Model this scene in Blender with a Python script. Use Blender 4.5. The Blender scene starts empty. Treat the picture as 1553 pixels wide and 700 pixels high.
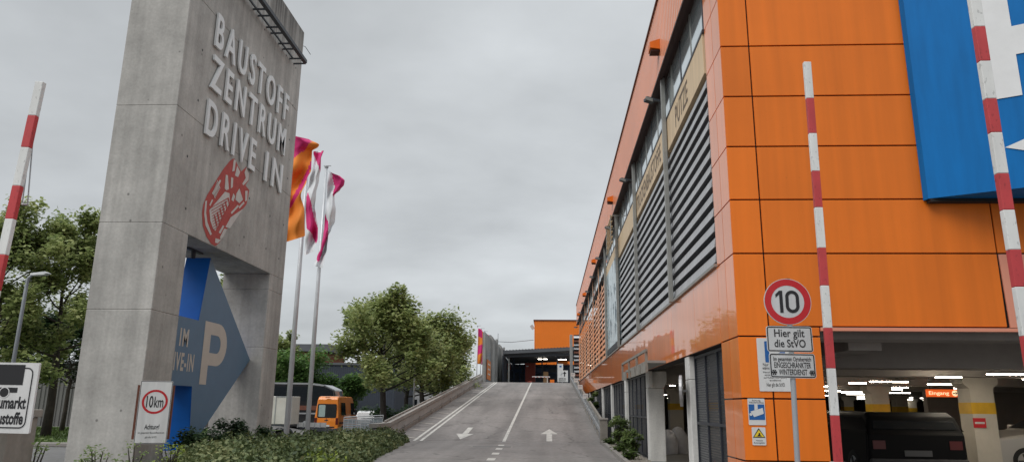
import bpy, math, random
from mathutils import Vector, Matrix
random.seed(7)
S = bpy.context.scene
COL = S.collection
R_ = math.radians
# ------------------------------------------------------------------ camera frame
F_PX = 1110.0; CAM_H = 1.4
def _n(v): return Vector(v).normalized()
CY = _n((56.5, -267, -F_PX))
_zx = 50.0; _zy = (F_PX * F_PX + 56.5 * _zx) / 267
CZ = _n((_zx, _zy, -F_PX)); CX = CY.cross(CZ)
CAM = Vector((0, 0, CAM_H))
ROT = Matrix((CX, CY, CZ))                     # world = ROT @ cam
def ray(x, y): return ROT @ Vector((x - 776.5, 350 - y, -F_PX))
def onY(x, y, v): d = ray(x, y); return CAM + d * (v / d.y)
def onX(x, y, v): d = ray(x, y); return CAM + d * (v / d.x)
def onZ(x, y, v=0): d = ray(x, y); return CAM + d * ((v - CAM_H) / d.z)
def onP(x, y, p, n):
    d = ray(x, y); return CAM + d * ((Vector(p) - CAM).dot(n) / d.dot(n))
# ------------------------------------------------------------------ materials
MATS = {}
def srgb(r, g, b):
    f = lambda c: (c / 255 / 12.92) if c / 255 <= .04045 else ((c / 255 + .055) / 1.055) ** 2.4
    return (f(r), f(g), f(b))
def mat(name, c, rough=.6, var=.12, scale=4, metal=0, coat=0, bump=0, stretch=(1, 1, 1), spec=.5, coat_rough=.05, fine=0):
    m = bpy.data.materials.new(name); MATS[name] = m
    m.use_nodes = True; nt = m.node_tree; b = nt.nodes['Principled BSDF']; L = nt.links.new
    b.inputs['Roughness'].default_value = rough; b.inputs['Metallic'].default_value = metal
    b.inputs['Coat Weight'].default_value = coat; b.inputs['Coat Roughness'].default_value = coat_rough
    b.inputs['Specular IOR Level'].default_value = spec
    b.inputs['Base Color'].default_value = (*c, 1)
    if var or bump:
        tc = nt.nodes.new('ShaderNodeTexCoord'); mp = nt.nodes.new('ShaderNodeMapping')
        mp.inputs['Scale'].default_value = stretch
        nz = nt.nodes.new('ShaderNodeTexNoise'); nz.inputs['Scale'].default_value = scale
        nz.inputs['Detail'].default_value = 6; nz.inputs['Roughness'].default_value = .65
        L(tc.outputs['Object'], mp.inputs[0]); L(mp.outputs[0], nz.inputs['Vector'])
        rp = nt.nodes.new('ShaderNodeValToRGB')
        rp.color_ramp.elements[0].position = .3; rp.color_ramp.elements[1].position = .72
        rp.color_ramp.elements[0].color = (*[x * (1 - var) for x in c], 1)
        rp.color_ramp.elements[1].color = (*[min(1, x * (1 + var)) for x in c], 1)
        L(nz.outputs[0], rp.inputs[0]); out = rp.outputs[0]
        if fine:
            n2 = nt.nodes.new('ShaderNodeTexNoise'); n2.inputs['Scale'].default_value = scale * 22; n2.inputs['Detail'].default_value = 3
            L(tc.outputs['Object'], n2.inputs['Vector'])
            mr = nt.nodes.new('ShaderNodeMapRange'); mr.inputs[1].default_value = .3; mr.inputs[2].default_value = .7
            mr.inputs[3].default_value = 1 - fine; mr.inputs[4].default_value = 1 + fine
            L(n2.outputs[0], mr.inputs[0])
            mx = nt.nodes.new('ShaderNodeVectorMath'); mx.operation = 'SCALE'
            L(out, mx.inputs[0]); L(mr.outputs[0], mx.inputs['Scale']); out = mx.outputs[0]
        L(out, b.inputs['Base Color'])
        if bump:
            bp = nt.nodes.new('ShaderNodeBump'); bp.inputs['Strength'].default_value = bump; bp.inputs['Distance'].default_value = .02
            n3 = nt.nodes.new('ShaderNodeTexNoise'); n3.inputs['Scale'].default_value = scale * 9; n3.inputs['Detail'].default_value = 4
            L(tc.outputs['Object'], n3.inputs['Vector']); L(n3.outputs[0], bp.inputs['Height']); L(bp.outputs[0], b.inputs['Normal'])
    return m
def emis(name, c, s):
    m = bpy.data.materials.new(name); MATS[name] = m; m.use_nodes = True; b = m.node_tree.nodes['Principled BSDF']
    b.inputs['Base Color'].default_value = (*c, 1); b.inputs['Emission Color'].default_value = (*c, 1); b.inputs['Emission Strength'].default_value = s
    return m
def leafmat(name, dark, mid, light, rough=.5, trans=.42):
    m = bpy.data.materials.new(name); MATS[name] = m; m.use_nodes = True; nt = m.node_tree; L = nt.links.new
    b = nt.nodes['Principled BSDF']; o = nt.nodes['Material Output']
    g = nt.nodes.new('ShaderNodeNewGeometry'); rp = nt.nodes.new('ShaderNodeValToRGB')
    e = rp.color_ramp.elements; e[0].color = (*dark, 1); e[1].color = (*light, 1); k = e.new(.5); k.color = (*mid, 1)
    tc = nt.nodes.new('ShaderNodeTexCoord'); nz = nt.nodes.new('ShaderNodeTexNoise'); nz.inputs['Scale'].default_value = .9
    L(tc.outputs['Object'], nz.inputs['Vector'])
    ad = nt.nodes.new('ShaderNodeMath'); ad.operation = 'MULTIPLY_ADD'; ad.inputs[1].default_value = .55
    sb = nt.nodes.new('ShaderNodeMath'); sb.operation = 'MULTIPLY_ADD'; sb.inputs[1].default_value = 1.5; sb.inputs[2].default_value = -.5
    L(nz.outputs[0], sb.inputs[0]); L(g.outputs['Random Per Island'], ad.inputs[0]); L(sb.outputs[0], ad.inputs[2])
    L(ad.outputs[0], rp.inputs[0]); L(rp.outputs[0], b.inputs['Base Color']); b.inputs['Roughness'].default_value = rough
    b.inputs['Specular IOR Level'].default_value = .35
    t = nt.nodes.new('ShaderNodeBsdfTranslucent'); L(rp.outputs[0], t.inputs[0])
    mx = nt.nodes.new('ShaderNodeMixShader'); mx.inputs[0].default_value = trans
    L(b.outputs[0], mx.inputs[1]); L(t.outputs[0], mx.inputs[2]); L(mx.outputs[0], o.inputs[0])
    return m
# concrete with its own stains and drips
def concrete(name, c, drip_top=None, drip_len=2.0, blot=.24):
    m = mat(name, c, .85, blot, .7, bump=.25, fine=.07, spec=.25); nt = m.node_tree; L = nt.links.new
    b = nt.nodes['Principled BSDF']; src = b.inputs['Base Color'].links[0].from_socket
    tc = nt.nodes.new('ShaderNodeTexCoord')
    # vertical streaks
    mp = nt.nodes.new('ShaderNodeMapping'); mp.inputs['Scale'].default_value = (3.2, 3.2, .12)
    nz = nt.nodes.new('ShaderNodeTexNoise'); nz.inputs['Scale'].default_value = 1.3; nz.inputs['Detail'].default_value = 5
    L(tc.outputs['Object'], mp.inputs[0]); L(mp.outputs[0], nz.inputs['Vector'])
    mr = nt.nodes.new('ShaderNodeMapRange'); mr.inputs[1].default_value = .3; mr.inputs[2].default_value = .7; mr.inputs[3].default_value = .83; mr.inputs[4].default_value = 1.12
    L(nz.outputs[0], mr.inputs[0])
    mx = nt.nodes.new('ShaderNodeVectorMath'); mx.operation = 'SCALE'; L(src, mx.inputs[0]); L(mr.outputs[0], mx.inputs['Scale']); out = mx.outputs[0]
    # pores
    vo = nt.nodes.new('ShaderNodeTexVoronoi'); vo.inputs['Scale'].default_value = 1.7
    L(tc.outputs['Object'], vo.inputs['Vector'])
    m2 = nt.nodes.new('ShaderNodeMapRange'); m2.inputs[1].default_value = .035; m2.inputs[2].default_value = .075; m2.inputs[3].default_value = .45; m2.inputs[4].default_value = 1
    L(vo.outputs['Distance'], m2.inputs[0])
    mx2 = nt.nodes.new('ShaderNodeVectorMath'); mx2.operation = 'SCALE'; L(out, mx2.inputs[0]); L(m2.outputs[0], mx2.inputs['Scale']); out = mx2.outputs[0]
    if drip_top is not None:
        sp = nt.nodes.new('ShaderNodeSeparateXYZ'); L(tc.outputs['Object'], sp.inputs[0])
        mp3 = nt.nodes.new('ShaderNodeMapping'); mp3.inputs['Scale'].default_value = (2.4, 2.4, .05)
        n3 = nt.nodes.new('ShaderNodeTexNoise'); n3.inputs['Scale'].default_value = 2; n3.inputs['Detail'].default_value = 4
        L(tc.outputs['Object'], mp3.inputs[0]); L(mp3.outputs[0], n3.inputs['Vector'])
        ma = nt.nodes.new('ShaderNodeMath'); ma.operation = 'MULTIPLY_ADD'; ma.inputs[1].default_value = drip_len * 2.2; ma.inputs[2].default_value = drip_top - drip_len * 1.35
        L(n3.outputs[0], ma.inputs[0])       # the drip's own lower end
        su = nt.nodes.new('ShaderNodeMath'); su.operation = 'SUBTRACT'; L(sp.outputs[2], su.inputs[0]); L(ma.outputs[0], su.inputs[1])
        m3 = nt.nodes.new('ShaderNodeMapRange'); m3.inputs[1].default_value = -drip_len * .5; m3.inputs[2].default_value = drip_len * .5; m3.inputs[3].default_value = 1; m3.inputs[4].default_value = .34
        L(su.outputs[0], m3.inputs[0])
        mx3 = nt.nodes.new('ShaderNodeVectorMath'); mx3.operation = 'SCALE'; L(out, mx3.inputs[0]); L(m3.outputs[0], mx3.inputs['Scale']); out = mx3.outputs[0]
    L(out, b.inputs['Base Color'])
    return m
ORANGE = (.80, .182, .012)
mat('orange_panel', ORANGE, .5, .05, .6, coat=.06, coat_rough=.1, spec=.3)
mat('orange_gloss', (.90, .235, .035), .3, .05, .5, coat=.75, coat_rough=.02)
mat('orange_corrugated', (.76, .27, .125), .45, .08, .5, coat=.8, coat_rough=.15)
mat('salmon_sky_sheen', (.70, .26, .16), .35, .05, .6, coat=.5)  # orange cladding with the pink sky reflection put into the base colour
mat('far_orange', (.84, .21, .008), .5, .05, .4)
mat('dark_gap', (.012, .01, .01), .8, 0)
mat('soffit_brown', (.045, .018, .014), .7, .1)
mat('louvre_grey', (.56, .56, .57), .45, .08, 1.5, metal=.6, fine=.06)
mat('louvre_dark', (.05, .05, .055), .7, .1)
mat('louvre_tan', (.80, .42, .24), .4, .12, 2, coat=.6)
mat('steel_post', (.33, .33, .31), .5, .14, 3, metal=.3)
mat('beige_board', (.76, .57, .36), .55, .06, 1)
mat('sign_brown', (.16, .11, .07), .6, .05)
mat('glass_pale', (.74, .82, .84), .06, .12, .5, metal=.75)
mat('dark_metal', (.035, .04, .05), .5, .1)
mat('dark_frame', (.03, .034, .045), .45, .1)
mat('white_paint', (.70, .70, .68), .6, .1, 3, fine=.05)
mat('column_white', (.72, .71, .68), .75, .14, 1.2, fine=.06)
mat('garage_column', (.52, .48, .41), .8, .15, 1.2)
mat('yellow_band', (.62, .36, .02), .7, .15, 3)
mat('garage_ceiling', (.34, .31, .285), .9, .25, .5, stretch=(1, 4, 1))
mat('garage_floor', (.17, .16, .15), .55, .2, .6)
mat('garage_wall', (.22, .19, .165), .9, .2, .6)
mat('asphalt_road', (.235, .218, .208), .85, .11, .35, fine=.14, bump=.3, spec=.3)
mat('asphalt_ramp', (.225, .208, .198), .85, .12, .3, fine=.14, bump=.3, spec=.3)
mat('asphalt_lot', (.17, .165, .16), .88, .14, .3, fine=.14)
mat('ground_base', (.14, .135, .12), .9, .2, .2)
mat('road_paint', (.56, .54, .50), .7, .22, 4, fine=.18)
mat('road_paint_thin', (.56, .51, .45), .7, .25, 5, fine=.2)
mat('joint_line', (.42, .41, .39), .7, .2, 3)
mat('kerb_stone', (.27, .25, .23), .85, .15, 2, fine=.12)
mat('gravel', (.26, .235, .20), .9, .45, 9, fine=.5, bump=.6)
mat('grass_base', (.07, .11, .025), .9, .3, 3, fine=.3)
mat('red_paint', (.47, .028, .035), .5, .12, 3)
mat('barrier_white', (.72, .72, .70), .5, .07, 3)
mat('barrier_red', (.50, .045, .05), .5, .12, 3)
mat('galvanised', (.40, .41, .42), .5, .15, 6, metal=.5)
mat('pole_grey', (.36, .38, .40), .5, .06, 3, metal=.3)
mat('alu_pole', (.60, .61, .63), .42, .08, 2, metal=.35)
mat('sign_white', (.68, .68, .67), .5, .04, 3)
mat('sign_grey', (.56, .57, .57), .5, .06, 3)
mat('sign_black', (.012, .012, .014), .5, 0)
mat('sign_red', (.50, .012, .018), .45, .05)
mat('sign_blue', (.008, .10, .33), .45, .04)
mat('yellow_sign', (.75, .55, .03), .5, .05)
mat('big_blue', (.001, .155, .46), .6, .05, 1, spec=.2)
mat('arrow_blue', (.004, .105, .42), .5, .1, 1.5, spec=.25)
mat('arrow_face', (.105, .19, .285), .5, .06, 2)
mat('arrow_text', (.55, .50, .44), .6, .05)
mat('letter_white', (.72, .73, .73), .5, .05, 3)
mat('emblem_red', (.43, .065, .055), .75, .15, 5)
mat('emblem_white', (.58, .54, .51), .75, .1, 5)
mat('bark', (.06, .05, .042), .95, .3, 5, bump=.6)
mat('bark_dark', (.03, .026, .022), .95, .3, 5)
mat('van_orange', (.82, .24, .02), .35, .03, 1, coat=.6)
mat('car_white', (.70, .71, .72), .35, .03, 1, coat=.6)
mat('trailer_white', (.62, .60, .55), .55, .1, 1.2)
mat('bus_black', (.018, .018, .02), .2, .1, 1, coat=1)
mat('bus_silver', (.35, .36, .37), .35, .1, 1, metal=.3)
mat('car_black', (.004, .004, .0045), .6, 0, spec=.15)
mat('car_silver', (.42, .40, .37), .35, 0, metal=.2, coat=.6)
mat('glass_dark', (.012, .016, .02), .05, 0, spec=.8)
mat('curtain', (.35, .45, .43), .6, .1, 5)
mat('rubber', (.014, .014, .014), .85, 0)
mat('plate_dim', (.10, .10, .10), .5, 0)
mat('tail_red', (.10, .008, .006), .35, 0)
mat('brick_far', (.26, .10, .05), .9, .2, 3)
mat('dark_cladding', (.045, .055, .075), .7, .12, 1)
mat('roof_grey', (.10, .105, .115), .7, .1, 1)
mat('shed_grey', (.15, .145, .14), .65, .12, .7)
mat('pale_wall', (.5, .5, .5), .8, .1)
mat('red_locker', (.25, .035, .02), .6, .12, 2)
mat('rack_blue', (.02, .045, .10), .5, .1)
mat('cardboard', (.26, .15, .07), .85, .15, 4)
mat('bulk_bag', (.40, .40, .43), .85, .2, 3, bump=.4)
mat('flag_orange', (.86, .26, .03), .75, .04, 2)
mat('flag_pink', (.62, .02, .17), .75, .05, 2)
mat('flag_white', (.70, .71, .73), .75, .04, 2)
mat('rusty', (.14, .05, .03), .8, .2, 5)
mat('wood_grey', (.27, .25, .22), .85, .2, 4)
mat('parapet_cap', (.31, .285, .26), .8, .2, 2, fine=.1)
mat('parapet_panel', (.38, .38, .37), .7, .12, 1.2, fine=.06)
mat('parapet_base', (.26, .235, .21), .9, .22, 2, fine=.1)
mat('poster_pale', (.45, .56, .60), .4, .3, 1.0, coat=.5)
mat('poster_ink', (.10, .15, .19), .6, .1)
mat('orange_mesh', (.55, .16, .03), .7, .15, 3)
emis('tube_light', (1, .88, .70), 85); emis('tube_far', (1, .92, .8), 14)
emis('exit_red', (.95, .14, .02), .62); emis('exit_cream', (1, .72, .42), 1.1)
concrete('concrete_tower', (.415, .40, .375), 15.9, 2.4)
concrete('concrete_panel', (.30, .30, .29), 10, .6)
concrete('concrete_block', (.29, .265, .23), None)
leafmat('leaf_olive', (.13, .18, .065), (.31, .37, .14), (.52, .54, .25))
leafmat('leaf_mid', (.07, .115, .042), (.18, .25, .085), (.34, .40, .15))
leafmat('leaf_dark', (.018, .038, .018), (.036, .07, .03), (.07, .12, .045))
leafmat('leaf_bright', (.055, .11, .03), (.12, .22, .06), (.21, .34, .10))
leafmat('hedge_leaf', (.032, .05, .022), (.10, .135, .05), (.24, .25, .11), .6, .15)
leafmat('hedge_yellow', (.10, .15, .02), (.2, .26, .04), (.3, .36, .06), .6, .2)
leafmat('grass_blade', (.03, .06, .012), (.07, .12, .02), (.12, .18, .035), .6, .2)
def scale_by(m, sock):
    nt = m.node_tree; b = nt.nodes['Principled BSDF']; src = b.inputs['Base Color'].links[0].from_socket
    mx = nt.nodes.new('ShaderNodeVectorMath'); mx.operation = 'SCALE'; nt.links.new(src, mx.inputs[0]); nt.links.new(sock, mx.inputs['Scale']); nt.links.new(mx.outputs[0], b.inputs['Base Color'])
def rng(m, sock, a, b, lo, hi):
    n_ = m.node_tree.nodes.new('ShaderNodeMapRange'); m.node_tree.links.new(sock, n_.inputs[0])
    for i, v in enumerate((a, b, lo, hi)): n_.inputs[i + 1].default_value = v
    return n_.outputs[0]
def noise(m, stretch, sc, det=4, dist=0):
    nt = m.node_tree; tc = nt.nodes.new('ShaderNodeTexCoord'); mp = nt.nodes.new('ShaderNodeMapping'); mp.inputs['Scale'].default_value = stretch
    nz = nt.nodes.new('ShaderNodeTexNoise'); nz.inputs['Scale'].default_value = sc; nz.inputs['Detail'].default_value = det; nz.inputs['Distortion'].default_value = dist
    nt.links.new(tc.outputs['Object'], mp.inputs[0]); nt.links.new(mp.outputs[0], nz.inputs['Vector']); return nz.outputs[0]
for nm in ('asphalt_road', 'asphalt_ramp'):
    m = MATS[nm]; nt = m.node_tree
    scale_by(m, rng(m, noise(m, (1.1, .035, 1), 1.0), .35, .65, .80, 1.13))       # tyre tracks along the lanes
    scale_by(m, rng(m, noise(m, (1, 1, 1), .9, 6, 1.5), .60, .72, 1.0, .80))       # oil and damp blots
    tc = nt.nodes.new('ShaderNodeTexCoord'); nz = nt.nodes.new('ShaderNodeTexNoise'); nz.inputs['Scale'].default_value = 1.2; ad = nt.nodes.new('ShaderNodeVectorMath'); ad.operation = 'MULTIPLY_ADD'; ad.inputs[1].default_value = (.9, .9, .9)
    nt.links.new(tc.outputs['Object'], nz.inputs['Vector']); nt.links.new(nz.outputs[1], ad.inputs[0]); nt.links.new(tc.outputs['Object'], ad.inputs[2])
    vo = nt.nodes.new('ShaderNodeTexVoronoi'); vo.feature = 'DISTANCE_TO_EDGE'; vo.inputs['Scale'].default_value = .22; nt.links.new(ad.outputs[0], vo.inputs['Vector'])
    scale_by(m, rng(m, vo.outputs['Distance'], .0, .012, .62, 1.0))
    v2 = nt.nodes.new('ShaderNodeTexVoronoi'); v2.inputs['Scale'].default_value = .16; nt.links.new(tc.outputs['Object'], v2.inputs['Vector'])
    sp = nt.nodes.new('ShaderNodeSeparateXYZ'); nt.links.new(v2.outputs['Color'], sp.inputs[0]); scale_by(m, rng(m, sp.outputs[0], 0, 1, .92, 1.08))
for nm in ('orange_panel', 'orange_gloss'):
    m = MATS[nm]; g_ = m.node_tree.nodes.new('ShaderNodeNewGeometry'); scale_by(m, rng(m, g_.outputs['Random Per Island'], 0, 1, .90, 1.06))
    scale_by(m, rng(m, noise(m, (5, 5, .16), 1.2, 5), .30, .70, .91, 1.06)); scale_by(m, rng(m, noise(m, (1, 1, 1), 26, 2), .70, .76, 1, .82))
    b_ = m.node_tree.nodes['Principled BSDF']; bp = m.node_tree.nodes.new('ShaderNodeBump'); bp.inputs['Strength'].default_value = .12; bp.inputs['Distance'].default_value = .05
    m.node_tree.links.new(noise(m, (1, 1, 1), .9, 1), bp.inputs['Height']); m.node_tree.links.new(bp.outputs[0], b_.inputs['Normal']); m.node_tree.links.new(bp.outputs[0], b_.inputs['Coat Normal'])
for nm in ('barrier_white', 'barrier_red', 'big_blue', 'road_paint', 'column_white', 'alu_pole', 'sign_grey', 'sign_white', 'beige_board', 'louvre_grey'):
    m = MATS[nm]; scale_by(m, rng(m, noise(m, (4, 4, .5), 1.6, 5), .32, .70, .86, 1.06))
    if nm.startswith('barrier') or nm == 'road_paint': scale_by(m, rng(m, noise(m, (1, 1, .5), 34 if nm != 'road_paint' else 3.5, 3), .60, .66, 1, .72))
# perforated sheet: real holes cut by a procedural mask
def perforated(name, c, sc, hole):
    m = mat(name, c, .5, .1, 3, metal=.3); nt = m.node_tree; L = nt.links.new; b = nt.nodes['Principled BSDF']; o = nt.nodes['Material Output']
    tc = nt.nodes.new('ShaderNodeTexCoord'); mp = nt.nodes.new('ShaderNodeMapping'); mp.inputs['Rotation'].default_value = (R_(45), 0, 0); mp.inputs['Scale'].default_value = (.001, sc, sc)
    v = nt.nodes.new('ShaderNodeTexVoronoi'); v.inputs['Randomness'].default_value = 0; v.inputs['Scale'].default_value = 1
    L(tc.outputs['Object'], mp.inputs[0]); L(mp.outputs[0], v.inputs['Vector'])
    lt = nt.nodes.new('ShaderNodeMath'); lt.operation = 'LESS_THAN'; lt.inputs[1].default_value = hole; L(v.outputs['Distance'], lt.inputs[0])
    t = nt.nodes.new('ShaderNodeBsdfTransparent'); mx = nt.nodes.new('ShaderNodeMixShader')
    L(lt.outputs[0], mx.inputs[0]); L(b.outputs[0], mx.inputs[1]); L(t.outputs[0], mx.inputs[2]); L(mx.outputs[0], o.inputs[0])
perforated('gate_sheet', (.07, .075, .085), 16, .30)
perforated('fence_sheet', (.24, .27, .29), 14, .13)
# ------------------------------------------------------------------ mesh builder
BASE = {}
_tc = {}
def text2d(s, bold=0, space=1):
    key = (s, bold, space)
    if key not in _tc:
        cu = bpy.data.curves.new('lettering', 'FONT'); cu.body = s; cu.offset = bold; cu.space_character = space; cu.resolution_u = 4
        o = bpy.data.objects.new('lettering', cu); COL.objects.link(o); bpy.context.view_layer.update()
        me = bpy.data.meshes.new_from_object(o.evaluated_get(bpy.context.evaluated_depsgraph_get()))
        vs = [v.co.copy() for v in me.vertices]; fs = [tuple(p.vertices) for p in me.polygons]
        bpy.data.objects.remove(o); bpy.data.curves.remove(cu); bpy.data.meshes.remove(me)
        x0 = min(v.x for v in vs); x1 = max(v.x for v in vs)
        _tc[key] = ([(((v.x - x0) / (x1 - x0)), v.y / .69) for v in vs], fs, (x1 - x0) / .69)
    return _tc[key]
class MB:
    def __init__(s): s.v = []; s.f = []; s.m = []; s.mats = []
    def mi(s, m):
        if m not in s.mats: s.mats.append(m)
        return s.mats.index(m)
    def add(s, vs, fs, m):
        k = len(s.v); i = s.mi(m); s.v += [tuple(v) for v in vs]
        for f in fs: s.f.append(tuple(a + k for a in f)); s.m.append(i)
        return s
    def box(s, x0, x1, y0, y1, z0, z1, m):
        vs = [(x, y, z) for z in (z0, z1) for y in (y0, y1) for x in (x0, x1)]
        return s.add(vs, [(0, 2, 3, 1), (4, 5, 7, 6), (0, 1, 5, 4), (1, 3, 7, 5), (3, 2, 6, 7), (2, 0, 4, 6)], m)
    def obox(s, c, ax, ay, az, m):      # centre and three half-axis vectors
        c, ax, ay, az = map(Vector, (c, ax, ay, az))
        vs = [c + ax * i + ay * j + az * k for k in (-1, 1) for j in (-1, 1) for i in (-1, 1)]
        return s.add(vs, [(0, 2, 3, 1), (4, 5, 7, 6), (0, 1, 5, 4), (1, 3, 7, 5), (3, 2, 6, 7), (2, 0, 4, 6)], m)
    def bar(s, a, b, w, h, m, up=(0, 0, 1)):
        a, b = Vector(a), Vector(b); d = (b - a); l = d.length / 2; d.normalize(); r = d.cross(Vector(up))
        if r.length < 1e-4: r = d.cross(Vector((0, 1, 0)))
        r.normalize(); u = r.cross(d)
        return s.obox((a + b) / 2, r * w / 2, d * l, u * h / 2, m)
    def quad(s, a, b, c, d, m): return s.add([a, b, c, d], [(0, 1, 2, 3)], m)
    def prism(s, pts, ext, m, m2=None):  # polygon of 3-d points extruded by a vector
        n = len(pts); pts = [Vector(p) for p in pts]; e = Vector(ext)
        s.add(pts + [p + e for p in pts], [tuple(range(n))[::-1], tuple(range(n, 2 * n))], m)
        k = len(s.v) - 2 * n; i = s.mi(m2 or m)
        for a in range(n): s.f.append((k + a, k + (a + 1) % n, k + n + (a + 1) % n, k + n + a)); s.m.append(i)
        return s
    def tube(s, pts, r, m, n=8, cap=True):
        pts = [Vector(p) for p in pts]; rs = r if isinstance(r, (list, tuple)) else [r] * len(pts)
        vs = []; fs = []; ref = None
        for i, p in enumerate(pts):
            d = (pts[min(i + 1, len(pts) - 1)] - pts[max(i - 1, 0)]).normalized()
            if ref is None: ref = Vector((1, 0, 0)) if abs(d.x) < .8 else Vector((0, 1, 0))
            u = (ref - d * ref.dot(d)).normalized(); w = d.cross(u)
            for k in range(n):
                a = 2 * math.pi * k / n; vs.append(p + (u * math.cos(a) + w * math.sin(a)) * rs[i])
        for i in range(len(pts) - 1):
            for k in range(n): fs.append((i * n + k, i * n + (k + 1) % n, (i + 1) * n + (k + 1) % n, (i + 1) * n + k))
        if cap: fs += [tuple(range(n))[::-1], tuple(range((len(pts) - 1) * n, len(pts) * n))]
        return s.add(vs, fs, m)
    def disc(s, c, u, w, r, m, n=40, r0=0, ext=None):
        c, u, w = Vector(c), Vector(u), Vector(w)
        P = [c + (u * math.cos(2 * math.pi * k / n) + w * math.sin(2 * math.pi * k / n)) * r for k in range(n)]
        if ext is not None: return s.prism(P, ext, m)
        if r0:
            Q = [c + (p - c) * (r0 / r) for p in P]
            return s.add(P + Q, [(k, (k + 1) % n, n + (k + 1) % n, n + k) for k in range(n)], m)
        return s.add(P, [tuple(range(n))], m)
    def rrect(s, c, u, w, hu, hw, rad, m, ext=None, border=0, mb=None, off=.002):
        c, u, w = Vector(c), Vector(u).normalized(), Vector(w).normalized(); nrm = u.cross(w)
        def ring(hu, hw, rad):
            P = []
            for cx, cy, a0 in ((hu - rad, hw - rad, 0), (-hu + rad, hw - rad, 90), (-hu + rad, -hw + rad, 180), (hu - rad, -hw + rad, 270)):
                for k in range(5):
                    a = R_(a0 + 22.5 * k); P.append(c + u * (cx + rad * math.cos(a)) + w * (cy + rad * math.sin(a)))
            return P
        P = ring(hu, hw, rad)
        if ext is not None: s.prism([p - nrm * ext for p in P], nrm * ext, m)
        else: s.add(P, [tuple(range(20))], m)
        if border:
            g = border * .6; A = ring(hu - g, hw - g, max(rad - g, .004)); B = ring(hu - g - border, hw - g - border, max(rad - g - border, .003))
            s.add([p + nrm * off for p in A + B], [(k, (k + 1) % 20, 20 + (k + 1) % 20, 20 + k) for k in range(20)], mb)
        return s
    def text(s, t, o, u, w, width, h, m, bold=.0, ext=0.0, space=1):
        o, u, w = Vector(o), Vector(u).normalized(), Vector(w).normalized(); nrm = u.cross(w)
        P, fs, asp = text2d(t, bold, space)
        if not width: width = asp * h
        vs = [o + u * (x * width) + w * (y * h) for x, y in P]
        if not ext: return s.add(vs, fs, m)
        n = len(vs); s.add([v + nrm * ext for v in vs], fs, m)
        cnt = {}
        for f in fs:
            for a, b in zip(f, f[1:] + f[:1]): cnt[(a, b)] = 1
        side = [(a, b) for (a, b) in cnt if (b, a) not in cnt]
        return s.add(vs + [v + nrm * ext for v in vs], [(a, b, b + n, a + n) for a, b in side], m)
    def build(s, name, parent=None, loc=None, smooth=False, bevel=0, seg=2, autosmooth=False):
        base = BASE.get(parent) if parent is not None else None
        if base is None: base = Vector(loc) if loc is not None else Vector((0, 0, 0))
        me = bpy.data.meshes.new(name); me.from_pydata([tuple(Vector(v) - base) for v in s.v], [], s.f)
        for m in s.mats: me.materials.append(MATS[m])
        me.polygons.foreach_set('material_index', s.m)
        if smooth: me.polygons.foreach_set('use_smooth', [True] * len(me.polygons))
        me.update(); o = bpy.data.objects.new(name, me); COL.objects.link(o)
        if parent is not None: o.parent = parent
        else: o.location = base
        BASE[o] = base
        if bevel:
            md = o.modifiers.new('edge', 'BEVEL'); md.width = bevel; md.segments = seg; md.limit_method = 'ANGLE'; md.angle_limit = R_(35)
        return o
def tag(o, label=None, cat=None, group=None, kind=None):
    if label: o['label'] = label
    if cat: o['category'] = cat
    if group: o['group'] = group
    if kind: o['kind'] = kind
    return o
def thing(name, label, cat, loc, group=None):
    o = bpy.data.objects.new(name, None); COL.objects.link(o); o.location = loc; o.empty_display_size = .3
    BASE[o] = Vector(loc); return tag(o, label, cat, group)
def copy_thing(src, delta, label=None):
    def rec(o, par):
        c = o.copy(); COL.objects.link(c)
        if par is not None: c.parent = par
        for ch in o.children: rec(ch, c)
        return c
    c = rec(src, None); c.location = src.location + Vector(delta); BASE[c] = Vector(c.location)
    if label: c['label'] = label
    return c
X_, Y_, Z_ = Vector((1, 0, 0)), Vector((0, 1, 0)), Vector((0, 0, 1))
def V(*a): return Vector(a)
# ------------------------------------------------------------------ key planes
XB = 2.71; YC = 10.71; YE = 68.0            # building side plane, front plane, far end
XT = -9.8; T0, T1 = 17.55, 26.27; TZ = 15.9  # tower face, ends, top
R0, R1, RK = 30.9, 73.2, .0885              # ramp start, end, gradient
RZ = (R1 - R0) * RK
def rz(y): return max(0, min(RZ, (y - R0) * RK))
def onR(x, y):
    d = ray(x, y); return CAM + d * ((-R0 * RK - CAM_H) / (d.z - RK * d.y))
exec_order = []
# ------------------------------------------------------------------ ground
def sm(a, b, t):
    t = max(0, min(1, (t - a) / (b - a))); return t * t * (3 - 2 * t)
def gz(x, y): return -.62 * sm(31, 42, y) * sm(-7.6, -10.5, x) * (1 - sm(-19, -24, x)) - .004
xs = [-4000, -600, -120, -60, -40] + [-30 + i for i in range(0, 24)] + [-6.8, 0, 8, 40, 120, 600, 4000]
ys = [-4000, -600, -60, -10, 10, 25] + [29 + i for i in range(0, 16)] + [50, 60, 80, 110, 200, 600, 4000]
g = MB(); nx = len(xs)
g.add([(x, y, gz(x, y)) for y in ys for x in xs], [(j * nx + i, j * nx + i + 1, (j + 1) * nx + i + 1, (j + 1) * nx + i) for j in range(len(ys) - 1) for i in range(nx - 1)], 'asphalt_lot')
tag(g.build('ground'), kind='structure')
g = MB(); g.add([(-7.4, -20, .004), (1.75, -20, .004), (2.05, R0 + .05, .004), (-7.4, R0 + .05, .004)], [(0, 1, 2, 3)], 'asphalt_road')
road = tag(g.build('road'), kind='structure')
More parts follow.
